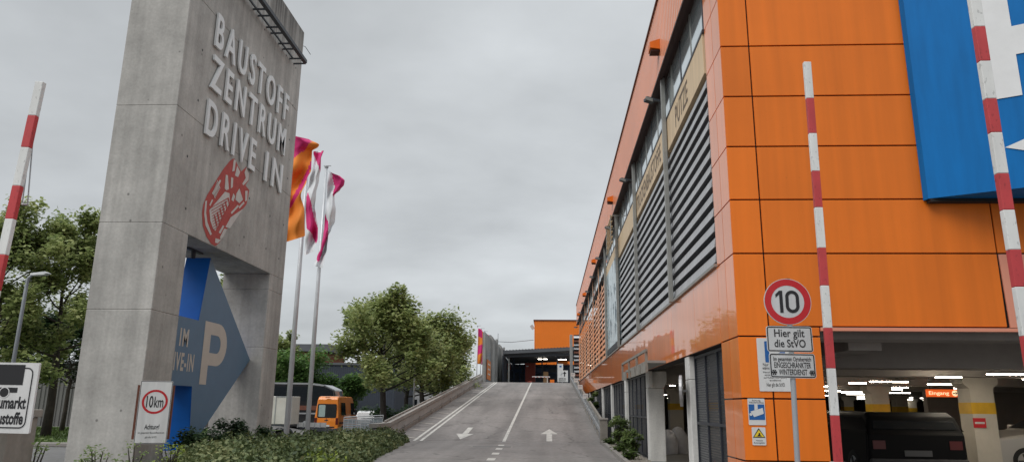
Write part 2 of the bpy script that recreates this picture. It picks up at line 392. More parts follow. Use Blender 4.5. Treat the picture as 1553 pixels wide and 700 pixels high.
# grass plot, path and kerb left of the tower
g = MB(); g.add([(-60, 24.2, .0), (-15, 24.2, .0), (-15, 43, .0), (-60, 43, .0)], [(0, 1, 2, 3)], 'grass_base'); tag(g.build('lawn'), kind='structure')
g = MB(); g.box(-60, -12.2, 23.75, 24.2, 0, .12, 'kerb_stone'); tag(g.build('lawn_kerb', bevel=.02), kind='structure')
g = MB()
for i in range(9000):
    x = random.uniform(-30, -17); y = random.uniform(24.25, 41); h = random.uniform(.05, .14); a = random.uniform(0, 6.3)
    dx, dy = math.cos(a) * .022, math.sin(a) * .022; t = V(x + random.uniform(-.05, .05), y + random.uniform(-.05, .05), h)
    g.add([(x - dx, y - dy, 0), (x + dx, y + dy, 0), t], [(0, 1, 2)], 'grass_blade')
tag(g.build('grass'), 'short green grass behind the path beside the tower', 'grass', kind='stuff')
# right: kerb and gravel strip along the columns
g = MB(); ks = [(1.78, 2, 0), (1.80, 14, 0), (2.08, R0 - .2, 0)]
for (a, b) in zip(ks, ks[1:]):
    g.add([(a[0], a[1], 0), (b[0], b[1], 0), (b[0], b[1], .12), (a[0], a[1], .12), (a[0] + .12, a[1], 0), (b[0] + .12, b[1], 0), (b[0] + .12, b[1], .12), (a[0] + .12, a[1], .12)], [(0, 3, 2, 1), (4, 5, 6, 7), (3, 7, 6, 2), (0, 4, 7, 3), (1, 2, 6, 5)], 'kerb_stone')
tag(g.build('road_kerb'), kind='structure')
g = MB(); g.add([(1.9, 10.9, .05), (2.66, 10.9, .05), (2.66, 66, .05), (2.18, 66, .05), (2.18, R0, .05)], [(0, 1, 2, 3, 4)], 'gravel')
for i in range(5200):
    y = 11 + 30 * random.random() ** 1.0; x = random.uniform(1.95 + .008 * (y - 11), 2.66); r = random.uniform(.012, .034)
    g.add([(x - r, y, .05), (x + r * .6, y - r, .05), (x + r, y + r * .7, .05), (x + random.uniform(-r, r) * .4, y, .05 + r * 1.1)], [(0, 1, 3), (1, 2, 3), (2, 0, 3)], 'gravel')
tag(g.build('gravel_bed'), 'strip of pale gravel between the kerb and the columns', 'gravel', kind='stuff')
# ------------------------------------------------------------------ ramp and upper deck
RXL, RXR = -6.55, 2.18
g = MB(); g.prism([(RXL, R0, -.3), (RXL, R1 + .01, -.3), (RXL, R1 + .01, RZ), (RXL, R0, 0)], (RXR - RXL, 0, 0), 'asphalt_ramp')
ramp = tag(g.build('ramp'), kind='structure')
g = MB(); g.box(-9.2, 40, R1 + .01, 150, 3.0, RZ - .004, 'asphalt_lot'); tag(g.build('upper_deck'), kind='structure')
g = MB(); up = V(0, -RK, 1).normalized() * .005
def strip(p, q, w, m, n=1):
    p, q = Vector(p) + up, Vector(q) + up; d = (q - p).normalized(); s_ = d.cross(Z_).normalized() * w / 2
    g.add([p - s_, p + s_, q + s_, q - s_], [(0, 1, 2, 3)], m)
def rp(x, y): return V(x, y, (y - R0) * RK if y > R0 else .004)
strip(rp(-5.55, 31.0), rp(-5.33, 73), .12, 'road_paint'); strip(rp(-5.27, 31.0), rp(-5.10, 73), .12, 'road_paint')
strip(rp(-1.86, 31.1), rp(-1.74, 73), .13, 'road_paint')
tag(g.build('lane_line'), kind='structure')
g = MB()
for i in range(16):
    y = 31.8 + i * 2.6; strip(rp(-6.40, y + .5), rp(-5.62, y), .36, 'road_paint_thin')
tag(g.build('hatch_line'), kind='structure')
g = MB(); strip(rp(-5.7, R0 - .03), rp(2.1, R0 - .03), .07, 'joint_line'); tag(g.build('expansion_joint'), kind='structure')
g = MB()
for (x, y, l) in ((759.5, 675.5, .55), (756, 681, .6), (750.5, 688.5, .6), (743.5, 697.5, .6)):
    p = onZ(x, y, .004); strip(p, p + V(-.02, l * 1.5, 0), .22, 'road_paint')
tag(g.build('lane_dash'), kind='structure')
def lane_arrow(cx, cy, sgn, lab):
    global g
    g = MB(); pts = [(-.13, -2.3), (.13, -2.3), (.13, .3), (.42, .3), (0, 2.3), (-.42, .3), (-.13, .3)]
    P = [rp(cx + a * .92, cy + sgn * b * .9) + up for a, b in pts]
    g.add(P, [(0, 1, 2, 6), (3, 4, 5), (2, 3, 5, 6)] if 0 else [(0, 1, 2, 6), (5, 6, 2, 3, 4)], 'road_paint')
    o = g.build('lane_arrow'); tag(o, kind='structure')
lane_arrow(-3.72, 33.7, -1, ''); lane_arrow(0, 33.4, 1, '')
g = MB(); p = onZ(746, 676.5, .004); g.box(p.x - .75, p.x + .75, p.y - .35, p.y + .35, .004, .008, 'kerb_stone'); g.box(p.x - .68, p.x + .68, p.y - .28, p.y + .28, .008, .011, 'asphalt_lot')
tag(g.build('drain_cover'), 'flat rectangular drain cover in the asphalt before the ramp', 'drain cover')
# parapets
def parapet_left():
    t = thing('parapet_wall', 'long brownish concrete parapet with grey panels climbing the ramp beside the trees', 'wall', (RXL - .2, R0 - 1.5, 0))
    y0 = R0 - 2.2
    def seg(x0, x1, a0, a1, m, name, ya=y0, yb=R1 + .6):
        m_ = MB(); z = lambda y: (y - R0) * RK if y > R0 else 0
        ys_ = [ya, R0, yb] if ya < R0 else [ya, yb]
        for u, w in zip(ys_, ys_[1:]):
            m_.prism([(x0, u, z(u) + a0), (x0, w, z(w) + a0), (x0, w, z(w) + a1), (x0, u, z(u) + a1)], (x1 - x0, 0, 0), m)
        return m_.build(name, t)
    seg(-6.86, -6.56, -.25, .16, 'parapet_base', 'base_kerb')
    k = MB(); y = y0
    while y < R1:
        z = lambda y: (y - R0) * RK if y > R0 else 0
        e = min(y + 2.0, R1 + .6)
        k.prism([(-6.82, y + .015, z(y) + .18), (-6.82, e - .015, z(e) + .18), (-6.82, e - .015, z(e) + .52), (-6.82, y + .015, z(y) + .52)], (.2, 0, 0), 'parapet_panel'); y = e
    k.build('side_panel', t)
    seg(-6.78, -6.66, .52, .57, 'louvre_dark', 'shadow_gap'); seg(-6.90, -6.55, .57, .72, 'parapet_cap', 'cap_rail')
    k = MB()
    for i in range(11):
        y = R0 + 3 + i * 3.9; k.box(-6.56, -6.53, y, y + .16, rz(y) - .02, rz(y) + .3, 'parapet_base')
    k.build('bracket', t)
    r = MB(); r.prism([(-6.80, R0, .74), (-6.80, R1, RZ + .74), (-6.80, R1, RZ + .80), (-6.80, R0, .80)], (.06, 0, 0), 'parapet_cap'); r.build('hand_rail', t)
parapet_left()
def parapet_right():
    t = thing('guard_rail', 'grey wooden and steel guard rail on the ramp edge beside the store', 'guard rail', (2.2, R0, 0))
    k = MB(); k.box(2.06, 2.36, R0 - .1, R0 + .26, 0, .92, 'wood_grey'); k.box(2.03, 2.39, R0 - .13, R0 + .29, .92, 1.0, 'parapet_cap'); k.build('end_pier', t, bevel=.012)
    def seg(x0, x1, a0, a1, m, name):
        m_ = MB(); m_.prism([(x0, R0 + .2, a0), (x0, R1 + 2, RZ + a0 + 2 * RK), (x0, R1 + 2, RZ + a1 + 2 * RK), (x0, R0 + .2, a1)], (x1 - x0, 0, 0), m); return m_.build(name, t)
    seg(2.12, 2.34, -.4, .16, 'parapet_base', 'base_kerb'); seg(2.16, 2.26, .70, .86, 'wood_grey', 'top_rail'); seg(2.20, 2.26, .20, .66, 'parapet_panel', 'infill_panel')
    seg(2.09, 2.15, .34, .50, 'galvanised', 'crash_rail')
    for i in range(20):
        y = R0 + 1.4 + i * 2.15; k = MB(); k.box(2.10, 2.2, y, y + .1, rz(y), rz(y) + .72, 'galvanised'); k.build('post', t)
parapet_right()
pl = [(869, 567.5), (873.7, 576.3), (880, 586.2), (888, 600)]
for i, (x, y) in enumerate(pl):
    p = onX(x, y, 2.125); k = MB(); w = .10 + .06 * p.y / 45
    k.box(p.x - w, p.x + w, p.y - .01, p.y + .01, p.z - .15, p.z + .15, 'sign_white'); k.box(p.x - w * .7, p.x + w * .7, p.y - .013, p.y - .0105, p.z + .01, p.z + .05, 'pole_grey')
    k.tube([(p.x, p.y + .03, rz(p.y) + .6), (p.x, p.y + .03, p.z)], .02, 'galvanised', 6)
    tag(k.build('marker_plate', loc=(p.x, p.y, rz(p.y) + .6)), ['small white plate on the guard rail, fourth up the ramp beside the dark louvred screen', 'small white plate on the guard rail, third up the ramp', 'small white plate on the guard rail, second up the ramp', 'lowest and largest of the small white plates on the guard rail'][i], 'sign', 'white plates on the guard rail')
# ------------------------------------------------------------------ tower
t = thing('concrete_tower', 'tall grey concrete portal tower with raised white letters and a red emblem', 'tower', (XT - .83, (T0 + T1) / 2, 0))
TB = XT - 1.66
k = MB(); OP0, OP1, OPZ = 18.93, 24.92, 5.87
def lifts(y0, y1, zs):
    for a, b in zip(zs, zs[1:]):
        k.box(TB, XT, y0, y1, a + .004, b - .004, 'concrete_tower')
    k.box(TB + .012, XT - .012, y0 + .012, y1 - .012, zs[0] + .02, zs[-1] - .02, 'concrete_tower')
lifts(T0, OP0, [-.2, 3.64, OPZ - .006]); lifts(OP1, T1, [-.2, 3.3, 5.3, OPZ - .006]); lifts(T0, T1, [OPZ - .012, 9.05, 12.5, TZ])
for z in (6.6, 7.9, 9.6, 11.1, 12.6, 14.0):
    for y in (18.5, 20.6, 22.6, 24.5, 25.7): k.disc((XT + .003, y + random.uniform(-.15, .15), z + random.uniform(-.1, .1)), Y_, Z_, .04, 'louvre_dark', 8)
k.build('concrete_frame', t, bevel=.012, seg=1)
yE = onX(388, 240, XT + .09).y; yI = onX(403.5, 250, XT + .09).y
for s_, za, zb, ya, yb, spc in (('BAUSTOFF', 11.58, 12.60, 19.05, 25.08, 1.42), ('ZENTRUM', 10.28, 11.28, 19.05, 25.08, 1.42), ('DRIVE', 8.86, 9.88, 19.05, yE, 1.42), ('IN', 8.86, 9.88, yI, 25.08, 1.4)):
    k = MB(); k.text(s_, (XT + .03, ya, za), Y_, Z_, yb - ya, zb - za, 'letter_white', .014, .06, spc); k.build('lettering', t)
# emblem painted on the face
def em(px): return [onX(290 + x / 4.118, 220 + y / 4.118, XT + .008) for x, y in px]
k = MB()
o = em([(258, 85), (240, 100), (200, 150), (150, 230), (100, 310), (75, 370), (68, 420), (72, 500), (95, 570), (125, 615), (150, 630), (175, 610), (190, 580), (230, 510), (290, 440), (345, 370), (355, 330), (362, 280), (338, 250), (358, 222), (362, 180), (345, 135), (312, 165), (288, 120), (272, 85)])
c = em([(200, 380)])[0]; k.add([c] + o, [(0, i + 1, (i + 1) % len(o) + 1) for i in range(len(o))], 'emblem_red')
k.build('emblem', t)
k = MB()
def wp(pts, m='emblem_white', d=.006):
    P = [p + V(d, 0, 0) for p in em(pts)]; k.add(P, [tuple(range(len(P)))], m)
wp([(128, 300), (150, 262), (178, 215), (186, 222), (160, 275), (138, 312)]); wp([(248, 200), (262, 205), (258, 262), (246, 270)]); wp([(262, 300), (274, 318), (262, 352), (250, 340)]); wp([(170, 545), (196, 500), (206, 505), (182, 552)])
wp([(112, 372), (128, 338), (136, 342), (118, 380)]); wp([(296, 385), (326, 352), (332, 362), (300, 396)]); wp([(246, 420), (290, 372), (296, 382), (252, 430)])
wp([(215, 185), (228, 188), (234, 275), (218, 282), (208, 270)]); wp([(265, 90), (278, 95), (270, 160), (255, 165)])
wp([(286, 128), (305, 168), (292, 200), (272, 190)]); wp([(345, 138), (360, 178), (356, 218), (325, 252), (318, 240), (340, 205), (332, 170)])
wp([(112, 405), (160, 350), (210, 290), (238, 300), (240, 360), (205, 420), (150, 535), (135, 520), (118, 470)])
wp([(86, 350), (98, 345), (92, 420), (100, 480), (128, 555), (118, 562), (88, 500), (80, 430)])
wp([(245, 450), (325, 395), (300, 430), (240, 520), (213, 510)]); wp([(205, 520), (222, 525), (200, 570), (182, 590), (178, 575)])
wp([(150, 580), (185, 590), (165, 612), (148, 608)]); wp([(282, 300), (300, 270), (322, 340), (300, 362), (275, 340)]); wp([(336, 285), (352, 285), (348, 345), (336, 352)])
for i in range(9):
    a = 295 + i * 25; wp([(118 + i * 2, a + 100 - i * 8), (122 + i * 2, a + 94 - i * 8), (232 - i * 6, a + 30 - i * 4), (226 - i * 6, a + 40 - i * 4)], 'emblem_red', .012)
for i in range(6):
    x = 140 + i * 17; wp([(x, 440 - i * 22), (x + 6, 436 - i * 22), (x + 22 - i, 505 - i * 26), (x + 15 - i, 508 - i * 26)], 'emblem_red', .015)
for i in range(7):
    a = 215 + i * 20; wp([(135 + i * 4, 290 - i * 12), (139 + i * 4, 290 - i * 12), (150 + i * 5, 330 - i * 10), (145 + i * 5, 332 - i * 10)], 'emblem_white', .009)
k.build('emblem_detail', t)
# lamp rail near the top
k = MB(); zl = 14.25
eb = onX(463, 94, XT + .5); zl = eb.z; T1b = eb.y; k.bar((XT + .5, 18, zl), (XT + .5, T1b, zl), .14, .13, 'dark_metal'); k.bar((XT + .14, 18, zl - .02), (XT + .14, T1b - .3, zl - .02), .05, .05, 'dark_metal')
for i in range(7):
    y = 17.9 + i * 1.18
    for dy in (0, .42): k.bar((XT, y + dy, zl - .01), (XT + .48, y + dy, zl - .01), .045, .05, 'dark_metal')
k.build('lamp_rail', t)
k = MB(); k.tube([(XT - .3, T1, TZ - .5), (XT - .1, T1 + .5, TZ - .35), (XT, T1 + .9, TZ - .5)], .012, 'dark_metal', 5); k.build('cable_end', t)
# arrow sign hanging in the portal
t = thing('arrow_sign', 'big blue arrow sign with a beige P hanging in the tower opening', 'sign', (-10.6, 21.5, .1))
AP = [(19.05, 1.88), (20.98, 1.88), (21.2, .08), (24.93, 2.87), (21.28, 5.70), (20.95, 3.76), (19.05, 3.76)]
k = MB(); k.prism([(-11.0, y, z) for y, z in AP], (.75, 0, 0), 'arrow_blue'); k.build('body', t, bevel=.012, seg=1)
k = MB(); k.prism([(-10.249, y, z) for y, z in AP], (.012, 0, 0), 'arrow_face', 'arrow_blue'); k.build('face_panel', t)
xf = -10.232
k = MB(); k.text('IM', (xf, 19.95, 2.97), Y_, Z_, .5, .46, 'arrow_text', .03, 0, 1.2); k.build('lettering', t)
k = MB(); k.text('DRIVE-IN', (xf, 19.2, 2.30), Y_, Z_, 1.72, .46, 'arrow_text', .03, 0, 1.2); k.build('lettering', t)
k = MB(); st = [(21.42, 1.95), (21.80, 1.95), (21.80, 2.62)]
k.add([(xf, 21.38, 1.95), (xf, 21.82, 1.95), (xf, 21.82, 3.80), (xf, 21.38, 3.80)], [(0, 1, 2, 3)], 'arrow_text')
n = 14; A = []; B = []
for i in range(n + 1):
    a = -math.pi / 2 + math.pi * i / n
    A.append(V(xf, 22.32 + .68 * math.cos(a) * .98, 3.16 + .64 * math.sin(a))); B.append(V(xf, 22.28 + .26 * math.cos(a), 3.16 + .27 * math.sin(a)))
A = [V(xf, 21.82, 2.52)] + A + [V(xf, 21.82, 3.80)]; B = [V(xf, 21.82, 2.89)] + B + [V(xf, 21.82, 3.43)]
m_ = len(A); k.add(A + B, [(i, i + 1, m_ + i + 1, m_ + i) for i in range(m_ - 1)], 'arrow_text'); k.build('parking_symbol', t)
k = MB(); k.tube([(-10.6, 20.9, 5.6), (-10.6, 20.9, 5.87)], .07, 'dark_metal'); k.bar((-10.6, 20.5, 5.84), (-10.6, 21.4, 5.84), .12, .05, 'dark_metal'); k.build('hanger', t)
# 10 km board on the tower corner
t = thing('speed_board', 'white framed board with red 10 km ring on the tower corner', 'sign', (XT + .3, T0 - .05, 1.0))
def brd(px, py, d=0):   # plane of the board
    return onP(px, py, BO, BN) + BN * d
BO = V(-9.55, 17.3, 1.5); BN = V(.45, -.893, 0).normalized(); BU = Z_.cross(BN) * 1
BU = V(-BN.y, BN.x, 0)
bl = onP(202, 673, BO, BN); br = onP(252, 668, BO, BN); tl = onP(214, 577, BO, BN); tr = onP(263, 580, BO, BN)
w_ = (br - bl).dot(BU); h_ = tl.z - bl.z; BC = (bl + tl + br + tr) / 4; w_ = ((br - bl).length + (tr - tl).length) / 2
hu, hw = w_ / 2, h_ / 2
k = MB(); k.rrect(BC, BU, Z_, hu, hw, .02, 'sign_white', .03, .012, 'sign_black'); k.build('board', t)
k = MB(); k.obox(BC - BN * .07, BU * (hu * 1.16), BN * .035, Z_ * (hw * .86), 'rusty'); k.build('back_box', t)
k = MB(); c = BC + Z_ * hw * .33 + BN * .004
k.disc(c, BU, Z_, hu * .80, 'sign_red', 36, hu * .66); k.text('10', c - BU * hu * .52 - Z_ * hu * .36 + BN * .002, BU, Z_, hu * .42, hu * .74, 'sign_black', .012)
k.build('speed_ring', t); k = MB(); k.text('km', c - BU * hu * .03 - Z_ * hu * .36 + BN * .002, BU, Z_, hu * .56, hu * .70, 'sign_black', .01)
k.build('lettering', t); k = MB(); k.text('Achtung!', BC - BU * hu * .45 - Z_ * hw * .54 + BN * .004, BU, Z_, hu * .9, hw * .15, 'sign_black', .015)
k.build('lettering', t); k = MB(); k.text('im gesamten Baustoffzentrum', BC - BU * hu * .8 - Z_ * hw * .68 + BN * .004, BU, Z_, hu * 1.6, hw * .06, 'sign_black')
k.build('lettering', t); k = MB(); k.text('gilt die StVO', BC - BU * hu * .35 - Z_ * hw * .82 + BN * .004, BU, Z_, hu * .7, hw * .06, 'sign_black')
k.build('lettering', t)
# ------------------------------------------------------------------ store building
t = thing('store_building', 'long orange clad store with grey louvres over an open car park', 'building', (XB + 4, YC + 5, 0))
SB = t
ZJ = [0.03, .71, 1.55, 2.42, 3.63, 4.45, 5.29, 6.11, 6.96, 7.81, 8.66, 9.5, 10.6]
GAP = .011
k = MB(); ZF = [2.53] + ZJ[4:]
cols = [(XB, 3.15), (3.15, 6.48), (6.48, 9.8), (9.8, 13.1), (13.1, 16.4)]
for i, (a, b) in enumerate(cols):
    for z0, z1 in zip(ZJ[3:], ZJ[4:]):
        if i >= 1 and z0 < 2.5: z0 = 2.56
        if i >= 2 and z1 < 3.7: continue
        k.box(a + (GAP if i else 0), b - GAP, YC, YC + .03, z0 + GAP, z1 - GAP, 'orange_panel')
for z0, z1 in zip(ZJ[:3], ZJ[1:4]):
    k.box(XB, 3.15 - GAP, YC, YC + .03, z0 + GAP, z1 - GAP, 'orange_panel'); k.box(3.15 + GAP, 3.86, YC, YC + .03, z0 + GAP, z1 - GAP, 'orange_panel')
k.box(3.15 + GAP, 3.86, YC, YC + .03, 2.42 + GAP, 2.55, 'orange_panel')
k.build('front_cladding', t, bevel=.004, seg=1)
k = MB()   # shallow folded lintel panel on the right, sky's pink put into its colour; bottom trim
k.prism([(6.50, YC - .02, 2.56), (16.4, YC - .02, 2.56), (16.4, YC + .012, 3.62), (6.50, YC + .012, 3.62)], (0, .02, 0), 'salmon_sky_sheen')
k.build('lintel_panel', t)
k = MB(); k.box(3.87, 16.4, YC - .03, YC + .12, 2.50, 2.55, 'salmon_sky_sheen'); k.build('bottom_trim', t)
k = MB(); k.box(XB + .03, 16.4, YC + .035, YC + .34, 2.545, 10.55, 'dark_gap'); k.box(XB + .03, 3.84, YC + .035, YC + .6, 0, 2.545, 'dark_gap'); k.build('wall_core', t)
k = MB()
for y0, y1 in ((YC, 11.24), (11.24, 11.78)):
    for z0, z1 in zip(ZJ, ZJ[1:]):
        k.box(XB, XB + .028, y0 + (GAP if y0 > YC + .1 else .031), y1 - GAP * .7, z0 + GAP, z1 - GAP, 'orange_gloss')
k.build('corner_cladding', t)
k = MB(); y = 11.78
ye = [11.78, 13.8, 16.4, 19.3, 22.8] + [22.8 + 3.03 * i for i in range(1, 15)] + [YE]
for a, b in zip(ye, ye[1:]): k.box(XB, XB + .03, a + .006, b - .006, 2.42, 3.63, 'orange_gloss')
k.box(XB + .032, XB + .3, 11.78, YE, 2.42, 3.62, 'dark_gap')
k.build('side_band', t)
k = MB(); k.box(XB - .05, XB + .12, 11.78, YE, 3.635, 3.685, 'steel_post'); k.build('sill', t)
POST = [15.85, 21.9, 28.05, 34.1] + [34.1 + 5.1 * i for i in range(1, 7)]
bays = [(11.80, POST[0]), (POST[0], POST[1]), (POST[1], POST[2])]
def blades(m, y0, y1, z0, z1, mt, pitch, depth, x):
    z = z0 + .03
    while z + pitch * .6 < z1:
        m.prism([(x - .02, y0, z), (x + depth, y0, z + pitch * .62), (x + depth, y0, z + pitch * .62 + .012), (x - .02, y0, z + .012)], (0, y1 - y0, 0), mt) if False else \
        m.prism([(x, y0, z), (x + .03, y0, z + pitch * .63), (x + .05, y0, z + pitch * .63), (x + .03, y0, z + .01)], (0, y1 - y0, 0), mt)
        z += pitch
for (a, b) in bays:
    k = MB(); blades(k, a + .06, b - .06, 3.69, 7.03, 'louvre_grey', .255, .09, XB - .01); k.build('louvre', t)
k = MB(); k.box(XB + .14, XB + .3, 11.79, YE, 3.69, 7.03, 'louvre_dark'); k.build('louvre_backing', t)
for (a, b) in zip(POST[3:], POST[4:] + [YE]):
    k = MB(); blades(k, a + .06, b - .06, 3.69, 7.5, 'louvre_tan', .27, .09, XB - .01)
    for j in (1, 2): k.box(XB - .018, XB + .02, a + (b - a) * j / 3 - .03, a + (b - a) * j / 3 + .03, 3.69, 7.5, 'louvre_tan')
    k.build('louvre', t)
# picture panel in the fourth bay
k = MB(); a, b = POST[2] + .1, POST[3] - .1; k.box(XB - .03, XB + .06, a, b, 3.95, 7.35, 'poster_pale'); k.box(XB - .05, XB + .05, a, b, 3.72, 3.95, 'dark_metal'); rr = random.Random(3)
for i in range(46):
    y = rr.uniform(a + .4, b - .4); z = rr.uniform(4.1, 6.3) if i < 34 else rr.uniform(5.5, 7.0); h = rr.uniform(.1, .7); w = rr.uniform(.02, .09)
    k.add([(XB - .034, y, z), (XB - .034, y + w, z + .05), (XB - .034, y + w + rr.uniform(-.2, .2), z + h), (XB - .034, y + rr.uniform(-.2, .1), z + h * .9)], [(0, 1, 2, 3)], 'poster_ink')
k.build('picture_panel', t)
# name boards
for i, (a, b, s_) in enumerate(((11.80, POST[0], 'PUTZE'), (POST[0], POST[1], 'TROCKENBAUSTOFFE'), (POST[1], POST[2], None), (POST[2], POST[3] + .4, None))):
    k = MB(); k.box(XB - .02, XB + .1, a + .05, b - .05, 7.05 if i < 3 else 7.38, 7.80, 'beige_board'); nb = k.build('name_board', t)
    if s_:
        k = MB(); y1 = {0: 14.75, 1: 21.75}[i]; w = {0: 1.42, 1: 4.9}[i]
        k.text(s_, (XB - .024, y1, 7.20), -Y_, Z_, w, .44, 'sign_brown', .012); k.build('lettering', t)
# window band
k = MB(); k.box(XB + .02, XB + .1, 11.8, YE, 7.84, 8.84, 'glass_pale'); k.build('window_band', t)
k = MB(); y = 11.9; i = 0
while y < YE:
    w = .035 if i % 2 else .06
    k.box(XB + .008, XB + .05, y - w / 2, y + w / 2, 7.84, 8.84, 'steel_post' if i % 2 else 'dark_frame'); y += 1.1; i += 1
k.box(XB - .03, XB + .06, 11.8, YE, 7.802, 7.86, 'dark_frame')
k.build('window_mullion', t)
k = MB(); XF = 2.53
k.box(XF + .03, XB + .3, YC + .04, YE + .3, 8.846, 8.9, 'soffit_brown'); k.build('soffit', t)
k = MB(); y = YC + .04; prof = []
while y < YE + .3: prof += [(XF, y), (XF, y + .08), (XF + .03, y + .105), (XF + .03, y + .165)]; y += .19
n = len(prof)
k.add([(x, y, 8.83) for x, y in prof] + [(x, y, 10.62) for x, y in prof], [(i, i + n, i + 1 + n, i + 1) for i in range(n - 1)], 'orange_corrugated')
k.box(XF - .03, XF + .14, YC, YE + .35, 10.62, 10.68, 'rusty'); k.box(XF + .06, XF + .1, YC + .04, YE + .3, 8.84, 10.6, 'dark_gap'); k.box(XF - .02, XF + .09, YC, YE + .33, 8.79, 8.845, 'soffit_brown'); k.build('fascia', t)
k = MB(); k.box(XF + .1, 40, YC + .35, YE + .3, 10.45, 10.56, 'roof_grey'); k.build('roof', t)
for (x, y) in ((999, 72), (929, 303), (903, 396), (888, 446), (879, 476)):  # orange wall lamp boxes along the fascia, modelled unlit
    p = onX(x, y, XF); k = MB(); k.prism([(XF + .02, p.y - .16, p.z - .12), (XF - .22, p.y - .16, p.z - .08), (XF - .22, p.y - .16, p.z + .06), (XF + .02, p.y - .16, p.z + .14)], (0, .32, 0), 'orange_panel'); k.box(XF - .2, XF, p.y - .13, p.y + .13, p.z - .15, p.z - .121, 'soffit_brown'); k.build('fascia_lamp', t)
for i, y in enumerate(POST):
    far_ = i > 3; k = MB(); k.box(XB - (.07 if far_ else .13), XB - .03, y - .045, y + .045, 3.62, 8.84, 'louvre_tan' if far_ else 'steel_post'); pst = k.build('post', t, bevel=.01, seg=1)
    k = MB(); k.bar((XB - .16, y, 8.28), (XB - .36, y - .1, 8.28), .05, .05, 'dark_metal'); k.obox((XB - .42, y - .18, 8.22), V(.09, .02, -.02), V(-.03, .10, 0), V(.0, .02, .04), 'dark_metal'); k.obox((XB - .44, y - .30, 8.2), V(.08, .02, -.02), V(0, .012, 0), V(0, 0, .035), 'steel_post'); BASE[pst] = BASE[t]; k.build('floodlight', pst)
# short finned sun blind beyond the second post
k = MB()
for i in range(6):
    z = 7.5 + i * .2; k.box(XB - .36, XB - .30, POST[2] - .9, POST[2] + 1.6, z, z + .025, 'beige_board')
for y in (POST[2] - .7, POST[2] + 1.4): k.box(XB - .37, XB - .34, y, y + .03, 7.45, 8.6, 'steel_post'); k.box(XB - .36, XB, y, y + .03, 8.56, 8.59, 'steel_post')
k.build('sun_blind', t)
# side columns
SC = [14.7, 20.9, 27.0, 33.1, 38.9, 45.0, 51, 57]
for i, y in enumerate(SC):
    w = .32 if i != 1 else .44; x0 = XB + .02; x1 = x0 + w
    k = MB(); k.box(x0, x1, y, y + .42, 0, 1.95, 'column_white')
    k.prism([(x0, y, 1.955), (x1, y, 1.955), (x1 + .08, y, 2.12), (x1 + .08, y, 2.405), (x0, y, 2.405)], (0, .42, 0), 'column_white')
    if i == 1: k.prism([(x0, y - .30, 1.96), (x0 + .1, y - .30, 1.96), (x0 + .1, y, 1.96), (x0, y, 1.96)], (0, 0, .44), 'column_white')
    k.build('column', t, bevel=.012, seg=1)
# mesh gates between the columns
k0 = [(11.80, SC[0])] + [(a + .42, b) for a, b in zip(SC[1:], SC[2:])]
for (a, b) in k0:
    k = MB(); xg = XB + .16; k.quad((xg, a, .06), (xg, b, .06), (xg, b, 2.40), (xg, a, 2.40), 'gate_sheet'); gt = k.build('mesh_gate', t)
    k = MB(); n = max(2, round((b - a) / 1.1))
    for j in range(n + 1):
        y = a + (b - a) * j / n; k.box(xg - .035, xg - .003, y - .03, y + .03, .03, 2.40, 'dark_frame')
    for z in (.06, 1.14, 2.37): k.box(xg - .037, xg - .002, a, b, z - .025, z + .025, 'dark_frame')
    BASE[gt] = BASE[t]; k.build('gate_frame', gt)
# interior of the car park
k = MB(); k.box(XB + .04, 40, YC + .35, YE, 2.66, 2.72, 'garage_ceiling')
y = YC + 1.0
k.box(XB + .1, 40, YC + .35, YC + .9, 2.42, 2.655, 'garage_ceiling')
for y in (13.3, 16.5, 22.6, 28.8, 35, 41, 47, 53, 59): k.box(XB + .4, 40, y, y + .6, 2.13, 2.655, 'garage_ceiling')
for x in (4.6, 10.0, 16.1, 22.3, 28.5): k.box(x, x + .5, YC + .9, YE, 2.3, 2.652, 'garage_ceiling')
k.build('car_park_ceiling', t)
k = MB(); k.box(XB + .3, 40, YE - .3, YE, 0, 2.66, 'garage_wall'); k.box(39.7, 40, YC + .35, YE, 0, 2.66, 'garage_wall'); k.box(14.2, 22, 29, 29.3, 0, 2.65, 'garage_wall'); k.build('car_park_wall', t)
for y in (16.8, 22.9, 29, 35.1, 41.2, 47.3):
    for x in (4.6, 9.62, 15.8, 22.0):
        if x == 4.6 and y < 22: continue
        if x == 9.62: x = onY({16.8: 1474, 22.9: 1324}.get(y, 1240), 620, y).x if y < 25 else 9.3
        w = .50
        k = MB(); k.box(x, x + w, y, y + w, 0, 1.9, 'garage_column'); k.prism([(x, y, 1.9), (x + w, y, 1.9), (x + w + .12, y, 2.0), (x + w + .12, y, 2.128), (x - .12, y, 2.128), (x - .12, y, 2.0)], (0, w, 0), 'garage_column')
        k.box(x - .004, x + w + .004, y - .004, y + w + .004, 1.36, 1.60, 'yellow_band'); k.build('column', t)
g = MB(); g.add([(XB + .02, YC + .05, .01), (40, YC + .05, .01), (40, YE, .01), (XB + .02, YE, .01)], [(0, 1, 2, 3)], 'garage_floor'); tag(g.build('car_park_floor'), kind='structure')
# side canopy and small sign frame over the entrance
t = thing('entrance_canopy', 'thin grey canopy with a weathered slatted rail over the side entrance', 'canopy', (XB - .2, 20, 2.4))
c0 = onY(976, 551, 17.8); k = MB(); k.box(2.28, XB - .005, 17.4, 22.4, 2.43, 2.49, 'steel_post'); k.build('roof_slab', t)
k = MB(); xr = 2.27
k.box(xr - .025, xr + .025, 17.4, 23.2, 2.69, 2.75, 'wood_grey')
for j in range(4):
    y = 17.45 + j * 1.9; k.box(xr - .03, xr + .03, y, y + .06, 2.22, 2.688, 'wood_grey')
for j in (0, 1, 2, 4): k.box(xr - .015, xr + .015, 17.55 + j * 1.15, 18.45 + j * 1.15, 2.22, 2.46, 'wood_grey')
k.build('slatted_rail', t)
